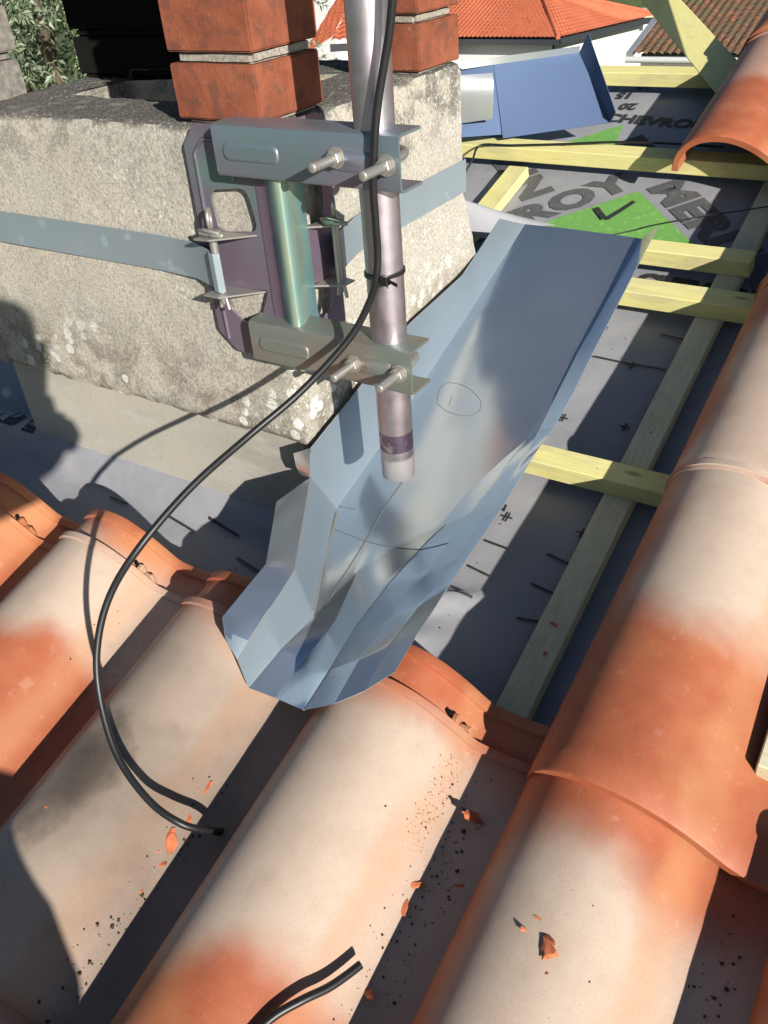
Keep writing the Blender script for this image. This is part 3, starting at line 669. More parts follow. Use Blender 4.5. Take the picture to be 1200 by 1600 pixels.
low = [(-0.4403, 0.4239, 0.5438), (-0.4494, 0.4231, 0.5187), (-0.4681, 0.4081, 0.4817), (-0.5019, 0.3643, 0.4370), (-0.5298, 0.3101, 0.4080), (-0.5488, 0.2394, 0.3834), (-0.5638, 0.1749, 0.3503), (-0.5817, 0.1383, 0.3087), (-0.5827, 0.1083, 0.2663), (-0.5696, 0.0851, 0.2238), (-0.5373, 0.0631, 0.1817), (-0.4931, 0.0526, 0.1547), (-0.4586, 0.0559, 0.1382), (-0.4452, 0.0726, 0.1163), (-0.4510, 0.0957, 0.0834), (-0.4555, 0.1395, 0.0622)]
cb = MB(); cb.tube(spline(top + low, 8), .0036, 12)
ob = place('coaxial_cable', cb.mesh('coaxial_cable', origin=low[0], smooth=70), 'black_sheath', loc=low[0]); tag(ob, 'black cable tied to the mast and looping down over the tiles', 'cable', 'black cables')
tails = [(-0.2954, -0.0274, 0.1142), (-0.2863, 0.0013, 0.1076), (-0.2729, 0.0237, 0.0970), (-0.2618, 0.0415, 0.0866), (-0.2550, 0.0562, 0.0790), (-0.2496, 0.0704, 0.0733)]; lift = [.006, .010, .016, .018, .020, .021]
ct = MB(); ct.tube(spline([Vector(p) + Vector((0, 0, h)) for p, h in zip(tails, lift)], 8), .0036, 12)
roofed('coaxial_cable', ct, 'black_sheath', 'cut end of black cable lying on the tile at the bottom edge', 'cable', 'black cables', smooth=70)
te = empty('cable_tie', (-.4465, .448, .54)); tag(te, 'black plastic tie binding the cable to the mast', 'cable tie')
tm = MB(); pts = []
for i in range(33):
    a = 2 * math.pi * i / 32; r = .0196; x, y = r * math.cos(a), r * math.sin(a)
    if y < -.012: y -= .0055 * min(1, max(0, (x + .004) / .008)) * min(1, max(0, (.016 - x) / .006))
    pts.append((x, y))
tm.grid([[(x, y, -.002 + .004 * a + .06 * x) for x, y in pts] for a in (0, 1)])
o = place('tie_band', tm.mesh('tie_band', smooth=60, fix=False), 'black_plastic', te); solidify(o, .0013)
hb = MB(); hb.box(.010, .0185, -.0255, -.0185, -.0045, .0045); place('tie_head', hb.mesh('tie_head', bevel=.0008), 'black_plastic', te)
hb = MB(); hb.beam((.0185, -.022, .0005), (.030, -.026, -.001), .0012, .0032); place('tie_tail', hb.mesh('tie_tail'), 'black_plastic', te)

# ---------------------------------------------------------------- large flashing tray
def lerp_rows(rows, cuts, cols):
    # rows of control points -> finer grid; straight between columns so folds stay sharp, straight along rows
    out = []
    for i in range(len(rows) - 1):
        for k in range(cuts):
            out.append([Vector(a).lerp(Vector(b), k / cuts) for a, b in zip(rows[i], rows[i + 1])])
    out.append([Vector(p) for p in rows[-1]])
    fin = []
    for r in out:
        q = []
        for j in range(len(r) - 1):
            for k in range(cols): q.append(r[j].lerp(r[j + 1], k / cols))
        fin.append(q + [r[-1]])
    return fin
CW = -.5660
rows = [
 [(-0.5089, 0.2536, 0.1320), (-0.4985, 0.2417, 0.0980), (-0.4719, 0.2485, 0.0840), (-0.4263, 0.2452, 0.0980), (-0.3716, 0.2454, 0.1530), (-0.3493, 0.2659, 0.1600), (-0.3321, 0.2972, 0.1580)],
 [(-0.5095, 0.3107, 0.1370), (-0.4932, 0.2957, 0.0980), (-0.4687, 0.3035, 0.0820), (-0.4176, 0.2896, 0.1140), (-0.3727, 0.2964, 0.1560), (-0.3509, 0.3175, 0.1620), (-0.3320, 0.3428, 0.1600)],
 [(-0.5153, 0.3749, 0.1350), (-0.4920, 0.3540, 0.0820), (-0.4676, 0.3609, 0.0760), (-0.4347, 0.3587, 0.0880), (-0.3782, 0.3598, 0.1380), (-0.3497, 0.3727, 0.1540), (-0.3324, 0.4069, 0.1520)],
 [(-0.5424, 0.4368, 0.1420), (-0.5284, 0.4317, 0.0760), (-0.4817, 0.4277, 0.0730), (-0.4342, 0.4347, 0.0780), (-0.3920, 0.4435, 0.0980), (-0.3625, 0.4614, 0.1140), (-0.3460, 0.4934, 0.1180)],
 [(-0.5660, 0.4915, 0.1505), (-0.5650, 0.5115, 0.0709), (-0.4948, 0.5100, 0.0700), (-0.4255, 0.5054, 0.0730), (-0.3941, 0.5282, 0.0800), (-0.3688, 0.5517, 0.0880), (-0.3547, 0.5831, 0.0920)],
]
rows2 = [
 [(-0.5660, 0.5085, 0.1846), (-0.5650, 0.5115, 0.0709), (-0.4948, 0.5100, 0.0700), (-0.4255, 0.5054, 0.0730), (-0.3941, 0.5282, 0.0800), (-0.3688, 0.5517, 0.0880), (-0.3547, 0.5831, 0.0920)],
 [(-0.5665, 0.5492, 0.1839), (-0.5650, 0.5719, 0.0725), (-0.4978, 0.5880, 0.0690), (-0.4171, 0.5947, 0.0700), (-0.3896, 0.6236, 0.0740), (-0.3706, 0.6518, 0.0780), (-0.3623, 0.6839, 0.0760)],
 [(-0.5665, 0.5972, 0.1838), (-0.5650, 0.6521, 0.0756), (-0.4907, 0.6647, 0.0710), (-0.3981, 0.6670, 0.0690), (-0.3867, 0.7014, 0.0690), (-0.3782, 0.7288, 0.0670), (-0.3569, 0.7288, 0.0780)],
 [(-0.5665, 0.6754, 0.1842), (-0.5650, 0.7348, 0.0815), (-0.4810, 0.7666, 0.0750), (-0.3966, 0.7608, 0.0700), (-0.3864, 0.7798, 0.0700), (-0.3816, 0.7946, 0.0700), (-0.3520, 0.7779, 0.0900)],
 [(-0.5665, 0.7542, 0.1845), (-0.5650, 0.8106, 0.0869), (-0.4848, 0.8552, 0.0800), (-0.4061, 0.8487, 0.0740), (-0.3934, 0.8638, 0.0740), (-0.3855, 0.8746, 0.0740), (-0.3562, 0.8606, 0.0950)],
 [(-0.5665, 0.9016, 0.1599), (-0.5650, 0.8865, 0.0923), (-0.4856, 0.9576, 0.0900), (-0.4061, 0.9598, 0.0800), (-0.3967, 0.9729, 0.0790), (-0.3862, 0.9834, 0.0790), (-0.3601, 0.9775, 0.1000)],
 [(-0.5980, 1.0864, 0.1350), (-0.5787, 1.1341, 0.0980), (-0.5140, 1.1384, 0.0960), (-0.4425, 1.1454, 0.0900), (-0.4200, 1.1460, 0.0890), (-0.3888, 1.1466, 0.0880), (-0.3643, 1.1482, 0.1120)],
]
def dent(p, j, rr):
    q = Vector(p); e = max(0, (j - 3.0) / 3.0)
    k = max(0, min(1, (.84 - q.y) / .2))
    q.z += e * k * (.0040 * noise.noise((q.x * 16 + q.y * 9, q.y * 5, 1.)) + .0012 * noise.noise((q.x * 44 + q.y * 22, q.y * 13, 4.)))
    q.z += .0010 * noise.noise((q.x * 9, q.y * 3.5, 9.))
    return q
fl = MB()
for rs in (rows, rows2):
    G = lerp_rows(rs, 8, 8); fl.grid([[dent(p, j / 8, rs) if j > 8 else p for j, p in enumerate(r)] for r in G])
# flange over the roll of the neighbouring tile
fr = [[(-0.5212, 0.2604, 0.1520), (-0.5089, 0.2536, 0.1320)], [(-0.5394, 0.2802, 0.1560), (-0.5095, 0.3107, 0.1370)], [(-0.5386, 0.3199, 0.1550), (-0.5114, 0.3446, 0.1370)], [(-0.5391, 0.3596, 0.1520), (-0.5153, 0.3749, 0.1350)], [(-0.5631, 0.4058, 0.1520), (-0.5424, 0.4368, 0.1420)], [(-0.5821, 0.4417, 0.1520), (-0.5660, 0.4915, 0.1505)]]
fl.grid(lerp_rows(fr, 5, 6))
T0 = Vector((-0.5660, 0.5085, 0.1846)); T1 = Vector((-0.5660, 0.4915, 0.1505)); TV = Vector((-0.5650, 0.5115, 0.0709))
fl.grid(lerp_rows([[T1, TV], [T0, TV.lerp(T0, .0)]], 4, 8))
fl.grid(lerp_rows([[Vector((-0.5919, 0.5036, 0.1722)), T0], [Vector((-0.5900, 0.4981, 0.1559)), T0.lerp(T1, .55)], [Vector((-0.5848, 0.4953, 0.1456)), T1]], 3, 4))
me = fl.mesh('flashing_tray', origin=(-.47, .7, .07), fix=False)
bb = bmesh.new(); bb.from_mesh(me); bmesh.ops.remove_doubles(bb, verts=bb.verts, dist=.0006)
bmesh.ops.recalc_face_normals(bb, faces=bb.faces)
if sum(f.normal.z * f.calc_area() for f in bb.faces) < 0: bmesh.ops.reverse_faces(bb, faces=bb.faces)
bb.to_mesh(me); bb.free(); me.shade_smooth(); me.set_sharp_from_angle(angle=R(24))
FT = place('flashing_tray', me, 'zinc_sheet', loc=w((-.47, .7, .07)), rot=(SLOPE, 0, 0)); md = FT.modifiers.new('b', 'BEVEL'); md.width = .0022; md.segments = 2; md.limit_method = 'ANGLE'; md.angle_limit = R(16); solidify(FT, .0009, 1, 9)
FT.data.materials.append(M['lit_zinc'])
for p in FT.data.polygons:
    if p.normal.x > .70: p.material_index = 1                 # second zinc paints in the light caught by the sun-facing wall side
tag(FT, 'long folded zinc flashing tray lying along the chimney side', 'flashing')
from mathutils.bvhtree import BVHTree
_e = FT.evaluated_get(bpy.context.evaluated_depsgraph_get()); FBVH = BVHTree.FromObject(FT, bpy.context.evaluated_depsgraph_get())
def soldered(pts, r, name, m):
    q_ = []
    for p in pts:
        p = Vector(p) - Vector((-.47, .7, .07)); hit = FBVH.ray_cast(p + Vector((0, 0, .03)), Vector((0, 0, -1)), .08); q_.append((hit[0] if hit[0] else p) + Vector((0, 0, r * .4)))
    m_ = MB(); m_.tube(q_, r, 7); place(name, m_.mesh(name, smooth=60), m, FT)
soldered(spline([(-0.5583, 0.5045, 0.0750), (-0.5277, 0.4320, 0.0760), (-0.4935, 0.3567, 0.0800)], 14), .0015, 'solder_seam', 'bright_steel')
plain('pencil', (.10, .11, .12), .6)
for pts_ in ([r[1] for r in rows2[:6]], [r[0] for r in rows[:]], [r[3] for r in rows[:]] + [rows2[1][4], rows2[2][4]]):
    m_ = MB(); m_.tube([Vector(p) - Vector((-.47, .7, .07)) + Vector((0, 0, .0006)) for p in pts_], .0008, 6); place('crease_highlight', m_.mesh('crease_highlight', smooth=60), 'bright_steel', FT)  # bright tubes draw a highlight along the worn folds
def pencil(pts, r=.0005):
    soldered(spline(pts, 8), r, 'pencil_line', 'pencil')
pencil([(-0.5374, 0.7540, 0.0735), (-0.5288, 0.7262, 0.0735), (-0.5070, 0.7154, 0.0735), (-0.4803, 0.7173, 0.0735), (-0.4674, 0.7306, 0.0735), (-0.4755, 0.7509, 0.0735), (-0.5028, 0.7659, 0.0735), (-0.5279, 0.7653, 0.0735), (-0.5374, 0.7540, 0.0735)], .0004)
pencil([(-0.5107, 0.7264, 0.0735), (-0.5149, 0.7442, 0.0735)], .0004)
pencil([(-0.5051, 0.6013, 0.0700), (-0.5053, 0.5342, 0.0700), (-0.4985, 0.4733, 0.0730), (-0.4940, 0.4170, 0.0740), (-0.4887, 0.3683, 0.0760)], .0008)
pencil([(-0.5472, 0.4797, 0.0720), (-0.5096, 0.4786, 0.0720), (-0.4641, 0.4812, 0.0730), (-0.4240, 0.4909, 0.0760), (-0.3947, 0.5033, 0.0820)], .0005)
pencil([(-0.5644, 0.5149, 0.0700), (-0.5393, 0.5195, 0.0700)], .0005)

# ---------------------------------------------------------------- second flashing, propped behind
F2 = empty('flashing_offcut', w((-0.7089, 1.5065, 0.0600)), (SLOPE, 0, 0)); FO = Vector((-0.7089, 1.5065, 0.0600)); tag(F2, 'smaller blue zinc tray end propped on battens behind the chimney', 'flashing')
a, b_, c_, d_ = Vector((-0.8717, 1.5064, 0.1750)), Vector((-0.6872, 1.6410, 0.1500)), Vector((-0.5963, 1.5609, 0.0550)), Vector((-0.7802, 1.4707, 0.0600)); d0 = Vector((-0.8689, 1.4118, 0.0850))
def f2part(name, rows_, m, cuts=8, cols=8, sm=30):
    m_ = MB(); m_.grid(lerp_rows(rows_, cuts, cols)); me = m_.mesh(name, origin=FO, smooth=sm, fix=False); o = place(name, me, m, F2); solidify(o, .0009); return o
f2part('face_sheet', [[d_, c_], [Vector((-0.8228, 1.5437, 0.1690)), b_]], 'blue_zinc'); f2part('back_sheet', [[d0, Vector((-0.7831, 1.4779, 0.0640))], [a + Vector((-.03, 0, 0)), Vector((-0.8219, 1.5444, 0.1675))]], 'blue_zinc', 4, 3)
nrm = (b_ - a).cross(c_ - b_).normalized(); nrm = nrm if nrm.y < 0 else -nrm
f2part('top_lip', [[a + nrm * .010 + Vector((-.02, .0, .006)), b_ + nrm * .010 + Vector((0, .0, .006))], [a, b_]], 'pale_zinc', 2, 6)
f2part('side_lip', [[c_, b_], [c_ + nrm * .030 + Vector((.004, 0, .004)), b_ + nrm * .016 + Vector((.012, .01, .022))]], 'blue_zinc', 3, 6)
lp = []
for i in range(9):
    q = i / 8; tp = Vector((-0.8634, 1.4356, 0.1900)).lerp(Vector((-0.7956, 1.4831, 0.1760)), q); bt = Vector((-0.8745, 1.4275, 0.1000)).lerp(Vector((-0.7965, 1.4648, 0.0980)), q)
    lp.append([tp.lerp(bt, k / 8) + nrm * (.020 * math.sin(math.pi * k / 8)) + nrm * .006 for k in range(9)])
m_ = MB(); m_.grid(lp); o = place('curled_flap', m_.mesh('curled_flap', origin=FO, smooth=70, fix=False), 'pale_zinc', F2); solidify(o, .0009)
wr = MB(); wr.tube(spline([(-0.8256, 1.3769, 0.0300), (-0.8197, 1.4091, 0.0450), (-0.8180, 1.4462, 0.0560), (-0.7554, 1.4575, 0.0540), (-0.6559, 1.4742, 0.0540), (-0.5605, 1.4887, 0.0560), (-0.4674, 1.4968, 0.0550), (-0.3652, 1.4952, 0.0550)], 6), .0022, 8)
roofed('wire', wr, 'black_sheath', 'thin black wire lying along the long batten', 'wire', 'thin black wires', smooth=60)
wr = MB(); wr.tube(spline([(-0.5002, 1.2645, 0.0040), (-0.4583, 1.2909, 0.0040), (-0.4151, 1.3117, 0.0100), (-0.3399, 1.3472, 0.0140), (-0.2846, 1.3494, 0.0280), (-0.2400, 1.3696, 0.0300)], 6), .0012, 6)
roofed('wire', wr, 'black_sheath', 'thin black wire crossing the green triangle and counter batten', 'wire', 'thin black wires', smooth=60)

# ---------------------------------------------------------------- broken bits of tile and crumbs
DR = random.Random(21)
plain('broken_clay', (.56, .17, .075), .85, 0, .3, .25, 90); plain('dark_crumb', (.045, .032, .022), .95)
def shard(p, size, seed, flat=.35, stand=0):
    r_ = random.Random(seed); b = bmesh.new()
    for _ in range(16): b.verts.new((r_.uniform(-1, 1) * size, r_.uniform(-1, 1) * size * r_.uniform(.4, .8), r_.uniform(-1, 1) * size * flat * .55))
    bmesh.ops.convex_hull(b, input=b.verts); bmesh.ops.delete(b, geom=[v for v in b.verts if not v.link_faces], context='VERTS')
    bmesh.ops.subdivide_edges(b, edges=b.edges[:], cuts=2); bmesh.ops.triangulate(b, faces=b.faces)
    for v in b.verts: v.co *= 1 + .34 * noise.noise(v.co * 210 + Vector((seed, 0, 0))) + .30 * noise.noise(v.co * 620 + Vector((seed, 5, 0)))
    rot = Matrix.Rotation(r_.uniform(0, 6.28), 3, 'Z') @ Matrix.Rotation(stand, 3, 'Y')
    bmesh.ops.transform(b, matrix=rot.to_4x4(), verts=b.verts)
    me = bpy.data.meshes.new('tile_shard'); b.to_mesh(me); b.free()
    lo = min(v.co.z for v in me.vertices)
    return place('tile_shard', me, 'broken_clay', loc=w(Vector(p) + Vector((0, 0, -lo - .0008))), rot=(SLOPE, 0, 0))
SG = 'broken tile shards'
for i, (p, s, fl_, sd, lab) in enumerate((
    ((-0.2288, 0.2292, 0.0618), .0125, .4, .9, 'upright red shard standing in the pan below the tile heads'),
    ((-0.2450, 0.1542, 0.0652), .0085, .5, .2, 'red shard in the pan beside a smaller crumb, mid way down'),
    ((-0.2483, 0.1313, 0.0680), .0090, .35, 0, 'flat ragged red shard lowest in the middle pan'),
    ((-0.2125, 0.1708, 0.0626), .0055, .5, 0, 'small dusky shard in the shaded strip of the middle pan'),
    ((-0.1138, 0.1481, 0.1257), .0105, .4, .2, 'red shard lying alone on the cream tile'),
    ((-0.1344, 0.1506, 0.1252), .0040, .5, .8, 'tiny upright shard left of the shard on the cream tile'),
    ((-0.1282, 0.1638, 0.1257), .0035, .4, 0, 'tiny flat chip above the shard on the cream tile'),
    ((-0.1076, 0.1301, 0.1255), .0030, .4, .3, 'tiny chip below the shard on the cream tile'),
    ((-0.4824, 0.0780, 0.0751), .0130, .45, .3, 'largest orange shard beside the cable end in the dark pan'),
    ((-0.4800, 0.0548, 0.0744), .0090, .3, .2, 'thin orange shard below the largest shard in the dark pan'),
    ((-0.4864, 0.1372, 0.0743), .0085, .4, .1, 'orange shard above the cable end in the dark pan'),
    ((-0.4833, 0.1034, 0.0743), .0075, .4, .1, 'crumbled orange shard touching the cable end'),
    ((-0.4798, 0.0264, 0.0761), .0040, .4, .2, 'tiny orange chip at the edge of the dark pan'),
    ((-0.2387, 0.0558, 0.0666), .0080, .5, .6, 'orange shard next to the cut cable end'),
    ((-0.2566, 0.4838, 0.0225), .0055, .3, 0, 'brown chip lying on the long shaded counter batten'),
    ((-0.2504, 0.4442, 0.0225), .0040, .5, .3, 'smaller dark chip further down the long shaded counter batten'),
    ((-0.5912, 0.0402, 0.1274), .0028, .4, .2, 'tiny orange chip on the sooty tile'))):
    tag(shard(p, s, 40 + i, fl_, sd), lab, 'shard', SG)
def crumbs(name, spec, m, label, seed):
    r_ = random.Random(seed); m_ = MB()
    for (u0, v0, u1, v1, wd, n, s0, s1) in spec:
        for _ in range(n):
            q = r_.random(); u = u0 + (u1 - u0) * q + r_.gauss(0, wd); v = v0 + (v1 - v0) * q + r_.gauss(0, wd * 1.5)
            k = max(kk for kk in range(-4, 4) if col(kk) - .004 <= u); x = u - col(k)
            c_ = 1 if v < .282 + (0 if k >= 2 else 9) else 2
            tl = .282 + .385 * (c_ - 2); z = .0675 - .0155 * (v - tl) + zprof(x, v - tl); s = r_.uniform(s0, s1) * (.5 + r_.random())
            s *= .18 + .62 * r_.random() ** 2.2; P = Vector((u, v, z + s * .3)); k3 = [r_.uniform(.55, 1.1) for _ in range(6)]; tw = Matrix.Rotation(r_.uniform(0, 3), 3, Vector((r_.gauss(0, 1), r_.gauss(0, 1), r_.gauss(0, 1))).normalized())
            V = [P + tw @ Vector(d) * s * kk for d, kk in zip(((1, 0, 0), (-1, 0, 0), (0, 1, 0), (0, -1, 0), (0, 0, .8), (0, 0, -.8)), k3)]
            m_.add(V, [(0, 2, 4), (2, 1, 4), (1, 3, 4), (3, 0, 4), (2, 0, 5), (1, 2, 5), (3, 1, 5), (0, 3, 5)])
    return tag(place(name, m_.mesh(name), m, rot=(SLOPE, 0, 0)), label, 'debris', None, 'stuff')
cu = {k: col(k) + .185 for k in range(-4, 4)}
crumbs('moss_crumbs', [(cu[1] - .012, .27, cu[1] + .0, .0, .009, 200, .0008, .0028), (cu[1] + .005, .22, cu[1] + .01, .05, .012, 160, .0007, .0035), (cu[2] + .01, .26, cu[2] + .03, .0, .013, 190, .0008, .004), (cu[0] - .012, .14, cu[0] - .005, -.1, .009, 260, .0008, .0045), (cu[-1] - .01, .30, cu[-1], .05, .012, 60, .0008, .0026), (cu[1] - .03, .28, cu[1] - .03, .2, .006, 80, .0006, .0016), (-.12, .25, -.10, -.05, .05, 30, .0005, .0014), (-.33, .25, -.33, .0, .05, 24, .0005, .0013), (-.58, .3, -.58, .0, .05, 24, .0005, .0014)], 'dark_crumb', 'dark moss and soil crumbs scattered along the tile pans', 7)
crumbs('clay_crumbs', [(cu[1] - .028, .275, cu[1] - .024, .18, .006, 520, .0004, .0012), (cu[0] - .020, .20, cu[0] - .015, .0, .006, 320, .0005, .0022), (cu[1] - .01, .15, cu[1], .03, .012, 50, .0006, .0018)], 'broken_clay', 'orange tile dust and crumbs along the dark pans', 8)
mc = MB(); r_ = random.Random(9)
for _ in range(420):
    u = r_.uniform(-.43, -.02) if r_.random() < .8 else r_.uniform(-1.2, -.6); v = r_.uniform(.42, 1.45) if u > -.6 else r_.uniform(.40, .48); s = r_.uniform(.0006, .0028) * r_.random() ** .5
    z0_ = .0225 if -.279 < u < -.241 else mem_n(u, v); P = Vector((u, v, z0_ + s * .4)); V = [P + Vector((r_.uniform(-1, 1), r_.uniform(-1, 1), r_.uniform(-.4, .6))) * s for _ in range(4)]
    mc.add(V, [(0, 1, 2), (0, 2, 3), (0, 3, 1), (1, 3, 2)])
plain('saw_dust', (.30, .25, .18), .9, 0, .3, .5, 300)
tag(place('wood_crumbs', mc.mesh('wood_crumbs'), 'saw_dust', rot=(SLOPE, 0, 0)), 'fine crumbs and sawdust scattered over the underlay', 'debris', None, 'stuff')

# ---------------------------------------------------------------- neighbouring houses
def roofmat(name, a, b, c, moss):
    t = NT(name); co = t.co(); x, y, z = t.sep(co); n1 = t.noise(co, 1.4, 5); n2 = t.noise(co, 7, 6, .7)
    cc = t.ramp(n1, [(.3, a), (.7, b)])
    if moss:
        cc = t.mix(t.math('MULTIPLY', t.smooth(n2, .36, .52), .85), cc, (.12, .085, .06)); cc = t.mix(t.smooth(t.noise(co, 3.1, 6, .7), .50, .60), cc, (.14, .125, .06)); cc = t.mix(t.smooth(t.noise(co, 17, 3), .70, .76), cc, (.5, .48, .42))
    else: cc = t.mix(t.math('MULTIPLY', t.smooth(n2, .55, .7), .4), cc, c)
    M[name] = t.done(cc, .85, 0, None, .25)
roofmat('new_roof_tile', (.50, .135, .065), (.58, .17, .085), (.42, .11, .05), False); roofmat('mossy_roof_tile', (.30, .12, .06), (.38, .16, .085), None, True)
plain('dark_gutter', (.035, .04, .045), .45); plain('white_gutter', (.62, .62, .60), .5); plain('shadow_timber', (.10, .08, .06), .8)
def tiled(mb, P0, P1, P2, P3, pitch, depth, course):
    # corrugated roof face P0 P1 (eave) P2 P3 (top), rolls run up the face, courses step down it
    P0, P1, P2, P3 = map(Vector, (P0, P1, P2, P3)); n = max(2, int((P1 - P0).length / pitch)); m = max(2, int(((P3 - P0).length + (P2 - P1).length) / 2 / course)); nrm = (P1 - P0).cross(P3 - P0).normalized()
    if nrm.z < 0: nrm = -nrm
    rows_ = []
    for j in range(m):
        for e in (0, .985):
            tq = (j + e) / m; A = P0.lerp(P3, tq); B = P1.lerp(P2, tq); ln = (B - A).length; row = []
            for i in range(n * 5 + 1):
                s = i / (n * 5); ph = ((P0 - A).dot((P1 - P0).normalized()) * -1 + s * ln) / pitch
                row.append(A.lerp(B, s) + nrm * (depth * abs(math.sin(math.pi * ph)) ** .8 + (.022 if e == 0 else 0)))
            rows_.append(row)
    mb.grid(rows_)
H1 = empty('neighbour_house', (-18, 41, -7)); tag(H1, 'white walled house with bright orange hipped tile roof and dark gutter', 'house', 'neighbouring houses')
HO = Vector(H1.location)
def hpart(root, name, mb, m, **kw): 
    return place(name, mb.mesh(name, origin=root.location, **kw), m, root)
A = Vector((-15.3029, 36.7335, -3.9255)); ez = A.z; dl = Vector((-1, .02, 0)).normalized(); dr = Vector((.235, .972, 0)).normalized()
B = A + dl * 14; Cc = A + dr * 7.6; Dd = B + dr * 7.6; rise = 1.35
pA = A + dl * 3.4 + dr * 3.8 + Vector((0, 0, rise)); pB = B - dl * 3.4 + dr * 3.8 + Vector((0, 0, rise))
rf = MB(); tiled(rf, B, A, pA, pB, .21, .055, .36); tiled(rf, A, Cc, pA, pA + Vector((0, 0, 0)), .21, .055, .36); tiled(rf, Cc, Dd, pB, pA, .21, .055, .36)
hpart(H1, 'roof', rf, 'new_roof_tile', smooth=70)
rd = MB(); rd.tube([A + Vector((0, 0, .03)), pA + Vector((0, 0, .10))], .09, 8); rd.tube([Cc + Vector((0, 0, .03)), pA + Vector((0, 0, .10))], .09, 8); rd.tube([pA + Vector((0, 0, .1)), pB + Vector((0, 0, .1))], .09, 8); hpart(H1, 'hip_ridge', rd, 'new_roof_tile', smooth=60)
gt = MB(); dn = Vector((0, 0, -.13)); gt.beam(B + dn - dr * .06, A + dn - dr * .06 - dl * .06, .14, .20); gt.beam(A + dn - dl * .08, Cc + dn - dl * .08, .14, .20); hpart(H1, 'gutter', gt, 'dark_gutter')
wl = MB(); wi = .55
q = [A + dl * wi + dr * wi, B - dl * wi + dr * wi, Dd - dl * wi - dr * wi, Cc + dl * wi - dr * wi]
wl.hexa([Vector((p.x, p.y, -7.0)) for p in q], [Vector((p.x, p.y, ez - .16)) for p in q]); hpart(H1, 'wall', wl, 'white_wall')
sf = MB(); q2 = [A, B, Dd, Cc]; sf.hexa([Vector((p.x, p.y, ez - .155)) for p in q2], [Vector((p.x, p.y, ez - .10)) for p in q2]); hpart(H1, 'soffit', sf, 'white_wall')
dp = MB(); dp.tube([Vector((*(A + dl * .5 + dr * .48).xy, -7.)), Vector((*(A + dl * .5 + dr * .48).xy, ez - .2))], .05, 8); hpart(H1, 'downpipe', dp, 'dark_gutter', smooth=60)
# annex at the far end of the house, with a timber gable edge
H4 = empty('annex', (-13.2, 47.5, -7)); tag(H4, 'narrow white annex wall between the orange roofed house and the mossy roof', 'house', 'neighbouring houses')
A4 = Vector((-14.7400, 43.3509, -4.3861)); q = [A4, A4 + dr * 3.2, A4 + dr * 3.2 + dl * 2, A4 + dl * 2]
wl = MB(); wl.hexa([Vector((p.x, p.y, -7)) for p in q], [Vector((p.x, p.y, ez + .05)) for p in q]); hpart(H4, 'wall', wl, 'white_wall')
wl = MB(); wl.beam(A4 + Vector((.04, -.05, .02)), A4 + dr * 3.3 + Vector((.04, 0, .30)), .08, .22); hpart(H4, 'fascia', wl, 'yellow_pine')
# the mossy roof
H2 = empty('old_house', (-4, 26, -7)); tag(H2, 'old house with mossy brown tile roof and pale gutter', 'house', 'neighbouring houses')
A = Vector((-7.8396, 23.5155, -2.5974)); B = Vector((2.6, A.y, A.z)); Cc = Vector((-7.8732, 25.8121, -1.9775)); up = Cc - A; rise_ = Vector((0, up.y, up.z)) * 2.6
rf = MB(); tiled(rf, A, B, B + rise_, A + rise_ + Vector((up.x * 2.6, 0, 0)), .20, .05, .33); hpart(H2, 'roof', rf, 'mossy_roof_tile', smooth=70)
gt = MB(); gt.tube([A + Vector((-.1, -.09, -.09)), B + Vector((0, -.09, -.09))], .075, 8); hpart(H2, 'gutter', gt, 'white_gutter', smooth=60)
for i in range(5):
    gt = MB(); x = A.x + .8 + i * 1.3; gt.beam((x, A.y - .09, A.z - .1), (x, A.y + .12, A.z - .42), .05, .05); hpart(H2, 'gutter_bracket', gt, 'white_gutter')
wl = MB(); wl.box(A.x + .15, B.x, A.y + .35, A.y + 9, -7, A.z - .02); hpart(H2, 'wall', wl, 'grey_mortar')
vg = MB(); vg.beam(A + Vector((-.05, 0, 0)), A + rise_ + Vector((up.x * 2.6 - .05, 0, 0)), .16, .12); hpart(H2, 'verge', vg, 'pale_zinc')
# seen through the gap between the piers
H3 = empty('low_house', (-15.2, 20.5, -7)); tag(H3, 'low white house with orange tile roof seen between the brick piers', 'house', 'neighbouring houses')
A = Vector((-14.0609, 19.2262, -1.7610)); B = Vector((-12.4283, 20.3078, -1.8153)); rf = MB(); bk_ = Vector((-2.2, 5, .95)); tiled(rf, A, B, B + bk_, A + bk_, .22, .055, .36)
A2 = Vector((-13.1569, 16.7808, -1.7160)); tiled(rf, A2, A + Vector((0, 0, .1)), A + bk_ + Vector((0, 0, .1)), A2 + bk_, .22, .055, .36)
hpart(H3, 'roof', rf, 'new_roof_tile', smooth=70)
gt = MB(); gt.beam(A + Vector((0, -.05, -.12)), B + Vector((0, -.05, -.12)), .12, .16); hpart(H3, 'gutter', gt, 'dark_gutter')
wl = MB(); dq = (B - A).normalized(); wl.hexa([Vector((*(A + dq * .3 + Vector((0, .4, 0))).xy, -7)), Vector((*(B + Vector((0, .4, 0))).xy, -7)), Vector((*(B + Vector((-2, 4.6, 0))).xy, -7)), Vector((*(A + dq * .3 + Vector((-2, 4.6, 0))).xy, -7))],
    [Vector((*(A + dq * .3 + Vector((0, .4, 0))).xy, A.z - .1)), Vector((*(B + Vector((0, .4, 0))).xy, A.z - .1)), Vector((*(B + Vector((-2, 4.6, 0))).xy, A.z - .1)), Vector((*(A + dq * .3 + Vector((-2, 4.6, 0))).xy, A.z - .1))]); hpart(H3, 'wall', wl, 'white_wall')
H5 = empty('tall_house', (-22, 29, -7)); tag(H5, 'tall plain white house wall seen through the chimney gap', 'house', 'neighbouring houses')
